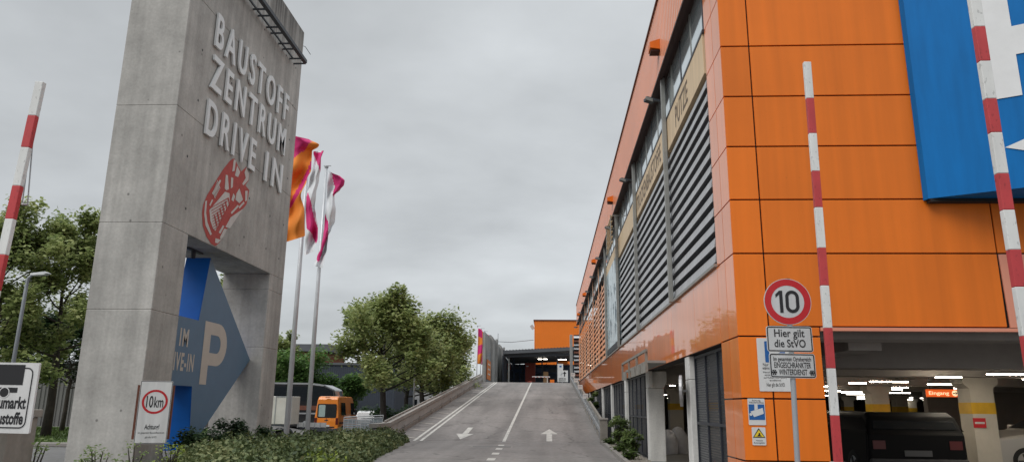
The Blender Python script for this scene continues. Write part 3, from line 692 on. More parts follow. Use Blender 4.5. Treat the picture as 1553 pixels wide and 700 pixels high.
# oval mirror on the column
t = thing('traffic_mirror', 'round pale mirror back fixed to the white column by the mesh gate', 'mirror', (XB - .05, SC[0] - .05, 1.5))
k = MB(); cm = onX(1035, 592, XB - .10); nm = V(-.975, .22, 0).normalized(); um = V(.22, .975, 0).normalized()
k.disc(cm, um, Z_, .30, 'louvre_grey', 24, ext=nm * .05); k.build('mirror_shell', t); k = MB(); k.bar(cm, (XB + .04, cm.y + .1, cm.z), .04, .04, 'galvanised'); k.build('bracket', t)
# signs on the corner pillar
def pillar_board(name, lab, x0, y0, x1, y1, fn, cat='sign'):
    d = YC - .012; a = onY(x0, y0, d); b = onY(x1, y1, d); c = (a + b) / 2; c.y = d; hu, hw = abs(b.x - a.x) / 2, abs(a.z - b.z) / 2
    t = thing(name, lab, cat, (c.x, d, b.z)); k = MB(); k.rrect(c, X_, Z_, hu, hw, .012, 'sign_white', .011); k.build('board', t); fn(t, c, hu, hw)
def f_park(t, c, hu, hw):
    e = -Y_ * .003
    k = MB(); k.rrect(c + V(.02, 0, hw * .48) + e, X_, Z_, hu * .62, hw * .40, .012, 'sign_blue'); k.text('P', c + V(-.06, 0, hw * .17) + e * 2, X_, Z_, .17, hw * .6, 'sign_white', .02); k.build('parking_symbol', t)
    k = MB()
    for s_, z, h, w in (('Nur für Kunden', -.06, .045, 1.4), ('während des Einkaufs', -.19, .045, 1.5), ('Widerrechtlich abgestellte Fahrzeuge', -.32, .025, 1.5), ('werden kostenpflichtig', -.42, .025, 1.3), ('auf Kosten des Halters', -.52, .025, 1.4), ('entfernt', -.62, .025, .7), ('Hier gilt die StVO', -.82, .05, 1.1)):
        k.text(s_, c + V(-hu * w / 2, 0, hw * z) + e, X_, Z_, hu * w, h, 'sign_black')
    k.build('lettering', t)
pillar_board('parking_sign', 'white parking notice with blue P behind the winter service plate', 1147, 512, 1202, 593, f_park)
def f_cam(t, c, hu, hw):
    e = -Y_ * .003; k = MB(); k.rrect(c - Z_ * hw * .02 + e, X_, Z_, hu * .92, hw * .58, .004, 'sign_blue'); k.build('blue_field', t)
    k = MB(); q = c + e * 2
    k.add([q + V(-.03, 0, hw * .56), q + V(.015, 0, hw * .56), q + V(.015, 0, hw * .2), q + V(-.03, 0, hw * .12)], [(0, 3, 2, 1)], 'sign_white')
    P = [(-.75, .02), (.72, .30), (.80, -.14), (-.35, -.40)]; k.add([q + V(hu * a, 0, hw * b) for a, b in P], [(0, 3, 2, 1)], 'sign_white')
    k.disc(q + V(-hu * .72, 0, -hw * .2), X_, Z_, hu * .17, 'sign_white', 14); k.build('camera_symbol', t)
    k = MB(); k.text('Achtung', c + V(-hu * .5, 0, hw * .80) + e, X_, Z_, hu, .022, 'sign_black'); k.text('Videoüberwachung', c + V(-hu * .85, 0, hw * .65) + e, X_, Z_, hu * 1.7, .022, 'sign_black'); k.build('lettering', t)
pillar_board('camera_sign', 'white and blue video surveillance sign with a camera symbol on the orange pillar', 1133.5, 603.5, 1162, 644, f_cam)
def f_warn(t, c, hu, hw):
    e = -Y_ * .003; k = MB(); k.add([c + V(-hu * .92, 0, -hw * .15) + e, c + V(hu * .92, 0, -hw * .15) + e, c + V(0, 0, hw * .92) + e], [(0, 1, 2)], 'sign_black')
    k.add([c + V(-hu * .74, 0, -hw * .07) + e * 2, c + V(hu * .74, 0, -hw * .07) + e * 2, c + V(0, 0, hw * .74) + e * 2], [(0, 1, 2)], 'yellow_sign'); k.build('warning_triangle', t)
    k = MB(); q = c + e * 3; k.disc(q + V(.005, 0, hw * .28), X_, Z_, hu * .13, 'sign_black', 10)
    k.add([q + V(hu * a, 0, hw * b) for a, b in ((-.45, .0), (.42, .0), (.2, .12), (.1, .22), (-.12, .2), (-.2, .08))], [tuple(range(6))], 'sign_black'); k.build('warning_symbol', t)
    k = MB(); k.text('Vorsicht', c + V(-hu * .5, 0, -hw * .55) + e, X_, Z_, hu, .02, 'sign_black'); k.text('Rutschgefahr', c + V(-hu * .8, 0, -hw * .8) + e, X_, Z_, hu * 1.6, .02, 'sign_black'); k.build('lettering', t)
pillar_board('warning_sign', 'small white notice with a yellow warning triangle on the orange pillar', 1140, 647, 1162.5, 674.5, f_warn)
# big blue rotated sign on the front
t = thing('billboard', 'huge blue box sign with white letter and arrow jutting from the orange front', 'sign', (5.5, YC, 4.5))
a0 = onY(1408, 301, YC - .12); dirn = V(.885, -.466, 0).normalized(); nrm = V(-.466, -.885, 0).normalized()
b0 = a0 + dirn * 5.2; zt = 9.4
k = MB(); k.prism([(a0.x, a0.y, a0.z), (b0.x, b0.y, a0.z), (b0.x, YC - .01, a0.z), (a0.x - .02, YC - .01, a0.z)], (0, 0, zt - a0.z), 'big_blue'); k.box(a0.x + .02, b0.x, YC - .14, YC - .02, a0.z - .05, a0.z - .003, 'dark_gap'); k.build('box_body', t)
def bb(x, y, d=.01): return onP(x, y, a0, nrm) + nrm * d
P0 = bb(1493, 154); P1 = bb(1551, 146); uS = (P0 - a0).dot(dirn); uE = (P1 - a0).dot(dirn); zb = P0.z
z1 = bb(1545, 82).z; z2 = bb(1540, 48).z; z3 = bb(1532, 10).z
def fp(u, z, d=.012): return a0 + dirn * u + V(0, 0, z - a0.z) + nrm * d
k = MB(); sw = uE - uS; H_ = 2 * z3 - (z1 + z2) / 2 + .5
k.add([fp(uS, zb), fp(uE, zb), fp(uE, z1 + 2.1), fp(uS, z1 + 2.1)], [(0, 1, 2, 3)], 'letter_white')
zc = (z1 + z1 + 2.1) / 2; ro = 1.05; ri = ro - (z2 - z1) * 1.25; A = []; B = []
for i in range(17):
    a = -math.pi / 2 + math.pi * i / 16; A.append(fp(uE + .55 + math.cos(a) * ro, zc + math.sin(a) * ro)); B.append(fp(uE + .45 + math.cos(a) * ri, zc + math.sin(a) * ri))
A = [fp(uE, zc - ro)] + A + [fp(uE, zc + ro)]; B = [fp(uE, zc - ri)] + B + [fp(uE, zc + ri)]; m_ = len(A)
k.add(A + B, [(i, i + 1, m_ + i + 1, m_ + i) for i in range(m_ - 1)], 'letter_white'); k.build('parking_symbol', t)
k = MB(); tp = bb(1524, 224); u = (tp - a0).dot(dirn)
k.add([fp(u, tp.z), fp(u + .62, tp.z - .22), fp(u + .62, tp.z - .08), fp(u + 1.6, tp.z - .08), fp(u + 1.6, tp.z + .08), fp(u + .62, tp.z + .08), fp(u + .62, tp.z + .22)], [(0, 1, 2, 5, 6), (2, 3, 4, 5)], 'letter_white'); k.build('arrow_symbol', t)
# ------------------------------------------------------------------ things inside the car park
lab = 'glowing white tube lamp under the dark car park ceiling'
tubes = [(1420, 1457, 571), (1320, 1376, 578), (1408, 1457, 582), (1498, 1590, 567), (1288, 1313, 580), (1350, 1376, 587), (1448, 1461, 588), (1217, 1257, 585), (1276, 1307, 594), (1284, 1312, 597), (1348, 1368, 590), (1348, 1380, 595), (1364, 1384, 602), (1370, 1384, 605), (1396, 1412, 603), (1400, 1408, 606), (1300, 1318, 601), (1300, 1318, 604), (1553, 1585, 575), (1250, 1274, 592), (1250, 1270, 599), (1212, 1240, 577), (1010, 1024, 592), (1006, 1022, 598), (1012, 1020, 603), (1016, 1024, 584)]
for i, (x0, x1, y) in enumerate(tubes):
    p = onZ((x0 + x1) / 2, y, 2.10); q0 = onY(x0, y, p.y); q1 = onY(x1, y, p.y); h = .013 if p.y < 30 else .018
    k = MB(); k.box(q0.x, q1.x, p.y - .04, p.y + .04, 2.10 - h, 2.10 + h * .2, 'tube_light' if p.y < 30 else 'tube_far'); k.box(q0.x, q1.x, p.y - .05, p.y + .05, 2.10 + h * .2 + .002, 2.126, 'dark_metal')
    tag(k.build('tube_lamp', loc=((q0.x + q1.x) / 2, p.y, 2.12)), lab, 'lamp', 'tube lamps under the car park ceiling')
t = thing('entrance_sign', 'lit orange Eingang sign with a round arrow hanging in the car park', 'sign', (11, 20, 1.9))
a = onY(1405, 589.5, 20); b = onY(1457.5, 601.5, 20); k = MB(); k.box(a.x, b.x, 20, 20.06, b.z, a.z, 'exit_red'); k.build('light_box', t)
k = MB(); h = a.z - b.z; k.text('Eingang', (a.x + .05, 19.996, b.z + h * .3), X_, Z_, (b.x - a.x) * .60, h * .45, 'exit_cream', .012); k.build('lettering', t)
k = MB(); c = V(b.x - .14, 19.997, (a.z + b.z) / 2); k.disc(c, X_, Z_, h * .40, 'exit_cream', 20); e = V(0, -.003, 0)
k.add([c + e + V(-.06, 0, -.012), c + e + V(.01, 0, -.012), c + e + V(.01, 0, .012), c + e + V(-.06, 0, .012)], [(0, 1, 2, 3)], 'sign_black'); k.add([c + e + V(0, 0, -.05), c + e + V(.065, 0, 0), c + e + V(0, 0, .05), c + e + V(.02, 0, 0)], [(0, 1, 2, 3)], 'sign_black'); k.build('arrow_symbol', t)
k = MB()
for x in (a.x + .1, b.x - .1): k.tube([(x, 20.03, a.z), (x, 20.03, 2.3)], .012, 'dark_metal', 6)
k.build('hanger', t)
for (x0, y0, x1, y1, Y, l) in ((1475, 633, 1496, 648, 16.79, 'small red sign on the big car park column beside the silver car'), (1231, 627, 1245, 651, 28.98, 'dark red notice on the car park column behind the striped barrier')):
    a = onY(x0, y0, Y); b = onY(x1, y1, Y); k = MB(); k.box(a.x, b.x, Y - .012, Y, b.z, a.z, 'sign_red'); k.box(a.x + .03, b.x - .03, Y - .0145, Y - .013, (a.z + b.z) / 2 - .02, (a.z + b.z) / 2 + .02, 'sign_grey'); tag(k.build('wall_sign', loc=(a.x, Y, b.z)), l, 'sign')
# vehicles ------------------------------------------------------------------
def wheel(parent, x, y, z, r, w, out):
    k = MB(); prof = [(w / 2, r * .62), (w / 2, r * .92), (w / 2 - .03, r), (-w / 2 + .03, r), (-w / 2, r * .92), (-w / 2, r * .62)]; n = 22
    vs = []; fs = []
    for i in range(n):
        a = 2 * math.pi * i / n; vs += [(x + px, y + pr * math.cos(a), z + pr * math.sin(a)) for px, pr in prof]
    for i in range(n):
        for j in range(5): fs.append((i * 6 + j, ((i + 1) % n) * 6 + j, ((i + 1) % n) * 6 + j + 1, i * 6 + j + 1))
    k.add(vs, fs, 'rubber'); wo = k.build('wheel', parent, smooth=True)
    k = MB(); k.disc((x + out * (w / 2 - .03), y, z), Y_, Z_, r * .62, 'galvanised', 16, ext=V(out * .02, 0, 0))
    for j in range(5):
        a = 2 * math.pi * j / 5; k.bar((x + out * (w / 2), y, z), (x + out * (w / 2), y + math.cos(a) * r * .55, z + math.sin(a) * r * .55), .05, .03, 'louvre_dark', up=X_)
    BASE[wo] = BASE[parent]; k.build('rim', wo)
def body(parent, cx, y0, z0, prof, hw, m, name='body', bevel=.06, tum=.0, belt=1.0):
    """prof: side outline (dist along +Y from the rear, height); hw(z) half width"""
    k = MB(); f = lambda z: hw - tum * max(0, z - belt)
    n = len(prof); vs = [(cx - f(z), y0 + d, z0 + z) for d, z in prof] + [(cx + f(z), y0 + d, z0 + z) for d, z in prof]
    k.add(vs, [tuple(range(n)), tuple(range(2 * n - 1, n - 1, -1))] + [(i, n + i, n + (i + 1) % n, (i + 1) % n) for i in range(n)], m)
    return k.build(name, parent, bevel=bevel, seg=3, smooth=False), f
def sideglass(parent, cx, y0, z0, pts, f, sgn, m='glass_dark', name='window'):
    k = MB(); k.add([(cx + sgn * (f(z) + .006), y0 + d, z0 + z) for d, z in pts], [tuple(range(len(pts)))], m); return k.build(name, parent)
def make_car(name, lab, cx, y0, z0, m, L=4.3, hw=.88, H=1.46, suv=False, group=None):
    t = thing(name, lab, 'car', (cx, y0 + L / 2, z0), group)
    if suv == 'box': prof = [(0, .35), (0, .95), (.03, 1.0), (.12, H - .1), (.3, H), (2.4, H), (3.0, 1.08), (L - .12, .92), (L, .7), (L, .32), (L - .1, .24), (.1, .24)]
    elif suv: prof = [(0, .35), (0, .95), (.1, 1.05), (.42, H - .08), (.7, H), (2.2, H), (3.0, 1.08), (L - .12, .92), (L, .7), (L, .32), (L - .1, .24), (.1, .24)]
    else: prof = [(0, .35), (0, .85), (.15, .98), (.75, H - .06), (1.1, H), (2.1, H), (2.95, .98), (L - .25, .82), (L, .62), (L, .32), (L - .1, .22), (.1, .22)]
    b, f = body(t, cx, y0, z0, prof, hw, m, tum=.28, belt=.92)
    g0 = prof[2]; g1 = prof[3]
    k = MB(); q = lambda d, z, s: V(cx + s * (f(z) - .10), y0 + d - .012, z0 + z)
    za, zb_ = g0[1] + .06, g1[1] - .06; da = g0[0] + (g1[0] - g0[0]) * .12; db = g0[0] + (g1[0] - g0[0]) * .9
    k.quad(q(da, za, -1), q(da, za, 1), q(db, zb_, 1), q(db, zb_, -1), 'glass_dark'); k.build('rear_window', t)
    w0 = prof[6]; w1 = prof[5]
    k = MB(); q = lambda d, z, s: V(cx + s * (f(z) - .10), y0 + d + .012, z0 + z + .008)
    k.quad(q(w0[0] - .06, w0[1] + .04, 1), q(w0[0] - .06, w0[1] + .04, -1), q(w1[0] + .1, w1[1] - .05, -1), q(w1[0] + .1, w1[1] - .05, 1), 'glass_dark'); k.build('windscreen', t)
    for s in (-1, 1):
        sideglass(t, cx, y0, z0, [(g1[0] - .1, 1.02), (1.6, 1.02), (1.6, H - .1), (g1[0] + .25, H - .1)], f, s); sideglass(t, cx, y0, z0, [(1.68, 1.02), (2.75, 1.02), (2.15, H - .1), (1.68, H - .1)], f, s)
        for y in (.75, L - .85): wheel(t, cx + s * (hw - .09), y0 + y, z0 + .32, .32, .2, s)
        k = MB(); k.box(cx + s * (hw - .22) - .12, cx + s * (hw - .22) + .12, y0 - .012, y0 + .03, z0 + .68, z0 + .84, 'tail_red'); k.build('tail_light', t)
        k = MB(); k.box(cx + s * (hw - .22) - .14, cx + s * (hw - .22) + .14, y0 + L - .08, y0 + L + .008, z0 + .54, z0 + .64, 'sign_white'); k.build('headlight', t)
        k = MB(); k.box(cx + s * (hw + .1) - .09, cx + s * (hw + .1) + .09, y0 + 2.62, y0 + 2.74, z0 + .96, z0 + 1.1, m); k.build('wing_mirror', t, bevel=.02)
    k = MB(); k.box(cx - .26, cx + .26, y0 - .012, y0 + .01, z0 + .55, z0 + .66, 'plate_dim'); k.build('number_plate', t)
    k = MB(); k.box(cx - hw + .02, cx + hw - .02, y0 - .05, y0 + .1, z0 + .26, z0 + .5, 'louvre_dark'); k.build('bumper', t, bevel=.03)
    return t
ca = onY(1330, 660, 15.2); cb = onY(1466, 660, 15.2)
make_car('parked_car', 'large black car parked under the Eingang sign, seen from behind', (ca.x + cb.x) / 2 - .1, 15.2, 0, 'car_black', 4.6, .95, 1.38, 'box')
ca = onY(1254, 660, 25); cb = onY(1322, 660, 25)
make_car('parked_car', 'smaller black car deeper in the car park beyond the striped barrier', (ca.x + cb.x) / 2, 25, 0, 'car_black', 4.2, .80, 1.4)
ca = onY(1514, 680, 15.5)
ca = onY(1497, 680, 17.9); tt = make_car('parked_car', 'silver car beside the big car park column at the picture edge', ca.x + 2.2, 16.6, 0, 'car_silver', 4.4, .88, 1.42); tt.rotation_euler.z = math.pi / 2
# bulk bags seen through the side opening
for i, (x, y, s_) in enumerate(((1014, 684, .9), (1029, 684, 1.0))):
    p = onY(x, y, 24.2 + i * .3); k = MB(); n = 10; vs = []; rad = .34 * s_; rr = random.Random(i)
    hs = [(0, .9), (.12, 1.02), (.4, 1.05), (.6, .92), (.72, .6), (.85, .25)]
    for z, r in hs:
        for j in range(n): a = 2 * math.pi * j / n; q = rad * r * rr.uniform(.9, 1.08); vs.append((p.x + q * math.cos(a), p.y + q * math.sin(a), .01 + z * s_ + rr.uniform(-.02, .02)))
    k.add(vs, [(a * n + j, a * n + (j + 1) % n, (a + 1) * n + (j + 1) % n, (a + 1) * n + j) for a in range(len(hs) - 1) for j in range(n)] + [tuple(range((len(hs) - 1) * n, len(hs) * n))], 'bulk_bag')
    o = k.build('bulk_bag', loc=(p.x, p.y, 0), smooth=True); tag(o, ['pale bulk bag standing just left of its larger twin behind the side entrance', 'larger pale bulk bag against the white column behind the side entrance'][i], 'sack', 'bulk bags behind the side entrance'); md = o.modifiers.new('soft', 'SUBSURF'); md.levels = md.render_levels = 1
# ------------------------------------------------------------------ speed sign on its pole
YS = 8.57; t = thing('road_sign', 'round red ring 10 sign with two grey plates on a steel pole', 'road sign', (onY(1212, 700, YS).x, YS, 0))
k = MB(); a = onY(1194, 425, YS + .035); b = onY(1209, 690, YS + .035); b0_ = a + (b - a) * (a.z / (a.z - b.z)); k.tube([b0_, a], .03, 'pole_grey', 12); k.disc(a, X_, Y_, .032, 'sign_black', 12, ext=V(0, 0, .02)); k.build('pole', t, smooth=False)
c = onY(1194.5, 457, YS); Rd = .268; k = MB(); k.disc(c, X_, Z_, Rd, 'sign_grey', 48, ext=V(0, .015, 0)); k.build('sign_disc', t)
k = MB(); k.disc(c - Y_ * .002, X_, Z_, Rd * .975, 'sign_red', 48, Rd * .70); k.build('red_ring', t)
k = MB(); q = c - Y_ * .004; k.add([q + V(a, 0, b) for a, b in ((-.055, -.128), (-.055, .128), (-.09, .128), (-.135, .085), (-.135, .045), (-.092, .085), (-.092, -.128))], [(0, 6, 5, 1), (5, 4, 3, 2), (5, 2, 1)], 'sign_black'); k.build('digit', t); k = MB()
def stad(hu, hw): return [q + V(.052 + hu * math.cos(R_(a)), 0, (hw - hu) * (1 if a < 180 else -1) + hu * math.sin(R_(a))) for a in list(range(0, 181, 15)) + list(range(180, 361, 15))]
A = stad(.078, .13); B = stad(.041, .093); n = len(A); k.add(A + B, [(i, (i + 1) % n, n + (i + 1) % n, n + i) for i in range(n)], 'sign_black'); k.build('digit', t)
def plate(x0, y0, x1, y1, lines, nm):
    d = YS - .004; a = onY(x0, y0, d); b = onY(x1, y1, d); c = (a + b) / 2; c.y = d; hu, hw = (b.x - a.x) / 2, (a.z - b.z) / 2; ux = V(1, 0, -.010).normalized()
    k = MB(); k.rrect(c, ux, Z_, hu, hw, .03, 'sign_grey', .012, .012, 'sign_black'); p = k.build('plate', t)
    k = MB()
    for s_, z, h, w in lines: k.text(s_, c - ux * hu * w + Z_ * (hw * z) - Y_ * .003, ux, Z_, 2 * hu * w, h, 'sign_black', .012)
    if nm:
        for sx in (-1, 1):
            q = c + ux * (sx * hu * .82) - Z_ * hw * .55 - Y_ * .004
            for j in range(3):
                a_ = math.pi * j / 3; dv = ux * math.cos(a_) + Z_ * math.sin(a_); k.bar(q - dv * .03, q + dv * .03, .008, .002, 'sign_black', up=Y_)
                for e in (-1, 1):
                    for s2 in (-.6, .6): dd = ux * math.cos(a_ + s2) + Z_ * math.sin(a_ + s2); k.bar(q + dv * e * .018, q + dv * e * .014 + dd * e * .016, .006, .002, 'sign_black', up=Y_)
    BASE[p] = BASE[t]; k.build('lettering', p)
plate(1161.5, 494, 1234, 533.5, [('Hier gilt', .18, .085, .66), ('die StVO', -.62, .085, .68)], False)
plate(1166, 535, 1238.5, 573, [('Im gesamten Ortsbereich', .38, .045, .82), ('EINGESCHRÄNKTER', -.18, .062, .80), ('WINTERDIENST', -.74, .062, .62)], True)
# ------------------------------------------------------------------ barriers
def barrier(lab, p_top, p_bot, w, lens, first, rods, base_z=.80, name='barrier_arm'):
    p_top, p_bot = Vector(p_top), Vector(p_bot); d = (p_top - p_bot); Ln = d.length; d.normalize()
    q = p_bot - d * ((p_bot.z - base_z) / d.z) if p_bot.z > base_z else p_bot
    Ln = (p_top - q).length
    t = thing('boom_barrier', lab, 'barrier', (q.x, q.y, 0)); side = d.cross(Y_).normalized(); dep = d.cross(side)
    k = MB(); pos = Ln; i = 0; col = first
    for l in lens:
        a = max(0, pos - l)
        k.obox(q + d * ((a + pos) / 2), side * w / 2, dep * w * .32, d * ((pos - a) / 2), col); pos = a; col = 'barrier_red' if col == 'barrier_white' else 'barrier_white'
        if pos <= 0: break
    k.build('boom', t, bevel=.006, seg=2)
    k = MB(); k.obox(q - d * .02, side * w * .8, dep * .07, d * .1, 'galvanised'); k.build('boom_clamp', t, bevel=.008)
    k = MB(); k.box(q.x - .17, q.x + .17, q.y + .06, q.y + .44, 0, base_z - .12, 'sign_grey'); k.box(q.x - .19, q.x + .19, q.y + .04, q.y + .46, base_z - .118, base_z - .08, 'barrier_red'); k.build('cabinet', t, bevel=.01)
    if rods:
        k = MB(); a0_, a1_ = rods
        for s in (-1, 1): k.tube([q + d * (Ln - a0_) - dep * .045 + side * s * .012, q + d * (Ln - a1_) - dep * .10 + side * (s * .028 - .03)], .007, 'galvanised', 6)
        k.tube([q + d * (Ln - a1_) - dep * .10 + side * -.06, q + d * (Ln - a1_) - dep * .10 + side * 0], .012, 'galvanised', 6); k.build('hanging_support', t)
    return t
Y1 = 8.15; pt = onY(1223.5, 95, Y1); pb = onY(1270, 682, Y1); sc = (pt.z - pb.z) / 590
# band lengths from the boom's top, in metres
L1 = [(onY(1230, a, Y1).z - onY(1230, b, Y1).z) for a, b in ((95, 150), (150, 203), (203, 260), (260, 315), (315, 376), (376, 433), (433, 497), (497, 558), (558, 629), (629, 720))]
barrier('raised red and white barrier boom beside the 10 sign', pt, pb, .085, L1, 'barrier_white', (.8, 1.62))
Y2 = 5.6; pt = onY(1462, -95, Y2); pb = onY(1553, 482, Y2)
L2 = [(onY(1500, a, Y2).z - onY(1500, b, Y2).z) for a, b in ((-95, 43), (43, 95), (95, 152), (152, 203), (203, 265), (265, 320), (320, 380), (380, 436), (436, 510), (510, 570), (570, 640), (640, 720))]
barrier('raised red and white barrier boom in front of the blue sign', pt, pb, .085, L2, 'barrier_white', None)
Y3 = 6.6; pt = onY(62, 125, Y3); pb = onY(2, 398, Y3)
L3 = [(onY(30, a, Y3).z - onY(30, b, Y3).z) for a, b in ((125, 176), (176, 224), (224, 282), (282, 332), (332, 386), (386, 440), (440, 500), (500, 560), (560, 620), (620, 700), (700, 760), (760, 820))]
barrier('leaning raised red and white barrier boom beside the leafy tree', pt, pb, .085, L3, 'barrier_white', (.60, 1.25))
# ------------------------------------------------------------------ lorry sign at the left edge
YL = 8.2; t = thing('lorry_sign', 'white board with a black lorry silhouette before the concrete block', 'sign', (onY(20, 657, YL).x, YL, .9))
tr = onY(60, 549, YL); br = onY(44, 656, YL); hw = (tr.z - br.z) / 2; rx = (tr.x + br.x) / 2; hu = .78; c = V(rx - hu, YL, (tr.z + br.z) / 2); ux = V(1, .0, -.008).normalized()
k = MB(); k.rrect(c, ux, Z_, hu, hw, .012, 'sign_white', .03, 0); k.rrect(c - Y_ * .001, ux, Z_, hu - .045, hw - .045, .08, 'sign_white', None, .014, 'sign_black', .003); k.build('board', t)
k = MB(); e = V(0, -.004, 0); o_ = c + e + ux * (hu - .16)
tf = lambda a, b: o_ + ux * a + Z_ * b
def rect(a0, b0, a1, b1): k.add([tf(a0, b0), tf(a1, b0), tf(a1, b1), tf(a0, b1)], [(0, 1, 2, 3)], 'sign_black')
z0 = hw * .36
rect(-.78, z0, 0, z0 + .225); rect(-.80, z0 - .085, -.05, z0 - .03)
k.add([tf(-1.10, z0 - .085), tf(-.83, z0 - .085), tf(-.83, z0 + .13), tf(-.98, z0 + .13), tf(-1.10, z0 + .02)], [(0, 1, 2, 3, 4)], 'sign_black')
for a in (-.20, -.66, -1.0):
    k.disc(tf(a, z0 - .085) - Y_ * .001, ux, Z_, .062, 'sign_white', 18); k.disc(tf(a, z0 - .085) - Y_ * .002, ux, Z_, .052, 'sign_black', 18)
k.build('lorry_symbol', t)
k = MB(); k.text('Baumarkt', c + e + ux * (hu - .085 - .43) - Z_ * hw * .30, ux, Z_, .43, .125, 'sign_black', .03); k.build('lettering', t)
k = MB(); k.text('Baustoffe', c + e + ux * (hu - .09 - .40) - Z_ * hw * .74, ux, Z_, .40, .125, 'sign_black', .03); k.build('lettering', t)
k = MB(); k.tube([(c.x + .25, YL - .01, c.z + hw), (c.x + .25, YL - .01, c.z + hw + .03)], .008, 'dark_metal', 5)
for x in (-.5, .5): k.box(c.x + x - .03, c.x + x + .03, YL + .002, YL + .40, c.z - hw * .6, c.z - hw * .5, 'pole_grey')
k.build('support', t)
YB = 8.6; p = onY(64, 620, YB + .5); q = onY(63, 632, YB + .5); k = MB(); t = thing('concrete_block', 'low beige concrete pier with a capping slab behind the lorry sign', 'pier', (p.x - 1, YB, 0))
k.box(p.x - 2.6, p.x - .03, YB, YB + .5, 0, q.z, 'concrete_block'); k.build('pier_body', t, bevel=.015); k = MB(); k.box(p.x - 2.63, p.x, YB - .03, YB + .53, q.z + .002, p.z, 'concrete_block'); k.build('cap_slab', t, bevel=.01)
# street lamp
Yl = 24; pb = onY(18, 560, Yl); t = thing('street_lamp', 'slender grey street lamp in front of the leafy tree left of the tower', 'street lamp', (pb.x - .05, Yl, 0))
ph = onY(37, 417, Yl); k = MB(); k.tube([(pb.x, Yl, 0), (pb.x + .02, Yl, ph.z - .5), (pb.x + .04, Yl, ph.z - .1), (pb.x + .2, Yl - .05, ph.z)], [.075, .055, .05, .045], 'pole_grey', 10); k.build('pole', t, smooth=True)
k = MB(); hx = pb.x + .15; k.prism([(hx, Yl - .12, ph.z - .03), (hx + .5, Yl - .14, ph.z + .0), (hx + .62, Yl - .10, ph.z + .06), (hx + .5, Yl - .12, ph.z + .12), (hx, Yl - .1, ph.z + .06)], (0, .24, 0), 'sign_grey'); k.build('lamp_head', t, bevel=.02)
# ------------------------------------------------------------------ flags on tall poles
def flag_mesh(k, top, L, W, fold, seed, m_split, m0, m1, droop=0.25, nx=14, nz=36):
    """cloth hanging from the pole at top: L down, W out in +X, deep folds"""
    r = random.Random(seed); ph = r.uniform(0, 6); vs = []; fs = []
    for j in range(nz + 1):
        v = j / nz
        for i in range(nx + 1):
            u = i / nx; w = W * (1 - .55 * math.sin(v * 2.1 + .35) * fold) * (1 - .15 * v)
            x = u * w + .06 * math.sin(5 * v + ph) * u; y = fold * .45 * math.sin(u * 5.5 + v * 3 + ph) * u + .1 * math.sin(v * 7 + ph)
            z = -v * L - droop * u * u * (1 - v) * 1.6 - .15 * u * math.sin(v * 4 + ph)
            vs.append((top[0] + x, top[1] + y, top[2] + z))
    base = len(k.v); k.v += vs
    for j in range(nz):
        for i in range(nx):
            k.f.append(tuple(base + a for a in (j * (nx + 1) + i, j * (nx + 1) + i + 1, (j + 1) * (nx + 1) + i + 1, (j + 1) * (nx + 1) + i)))
            k.m.append(k.mi(m1 if m_split((i + .5) / nx, (j + .5) / nz) else m0))
def flag_pole(bx, by, ztop, lab, fl, flab, group, r=.13, zb=0):
    t = thing('flag_pole', lab, 'flag pole', (bx, by, zb), group)
    k = MB(); k.tube([(bx, by, zb - .1), (bx, by, ztop * .5), (bx, by, ztop)], [r, r * .85, r * .6], 'alu_pole', 14); k.build('pole', t, smooth=True)
    k = MB(); k.disc((bx, by, ztop), X_, Y_, r * .9, 'galvanised', 12, ext=V(0, 0, .08)); k.bar((bx - .1, by, ztop + .1), (bx + .35, by, ztop + .1), .05, .03, 'galvanised'); k.build('pole_cap', t)
    k = MB(); flag_mesh(k, (bx + r, by, fl['z']), fl['L'], fl['W'], fl['fold'], fl['seed'], fl['split'], fl['m0'], fl['m1'], fl.get('droop', .25))
    o = k.build('flag', loc=(bx, by, fl['z']), smooth=True); tag(o, flab, 'flag', 'flags flying beside the tower' if zb < 1 else 'far flags above the ramp'); md = o.modifiers.new('cloth', 'SOLIDIFY'); md.thickness = .004
GP = 'tall flag poles behind the tower'
def inpoly(x, y, P):
    c = False; n = len(P)
    for i in range(n):
        (x0, y0), (x1, y1) = P[i], P[(i + 1) % n]
        if (y0 > y) != (y1 > y) and x < (x1 - x0) * (y - y0) / (y1 - y0) + x0: c = not c
    return c
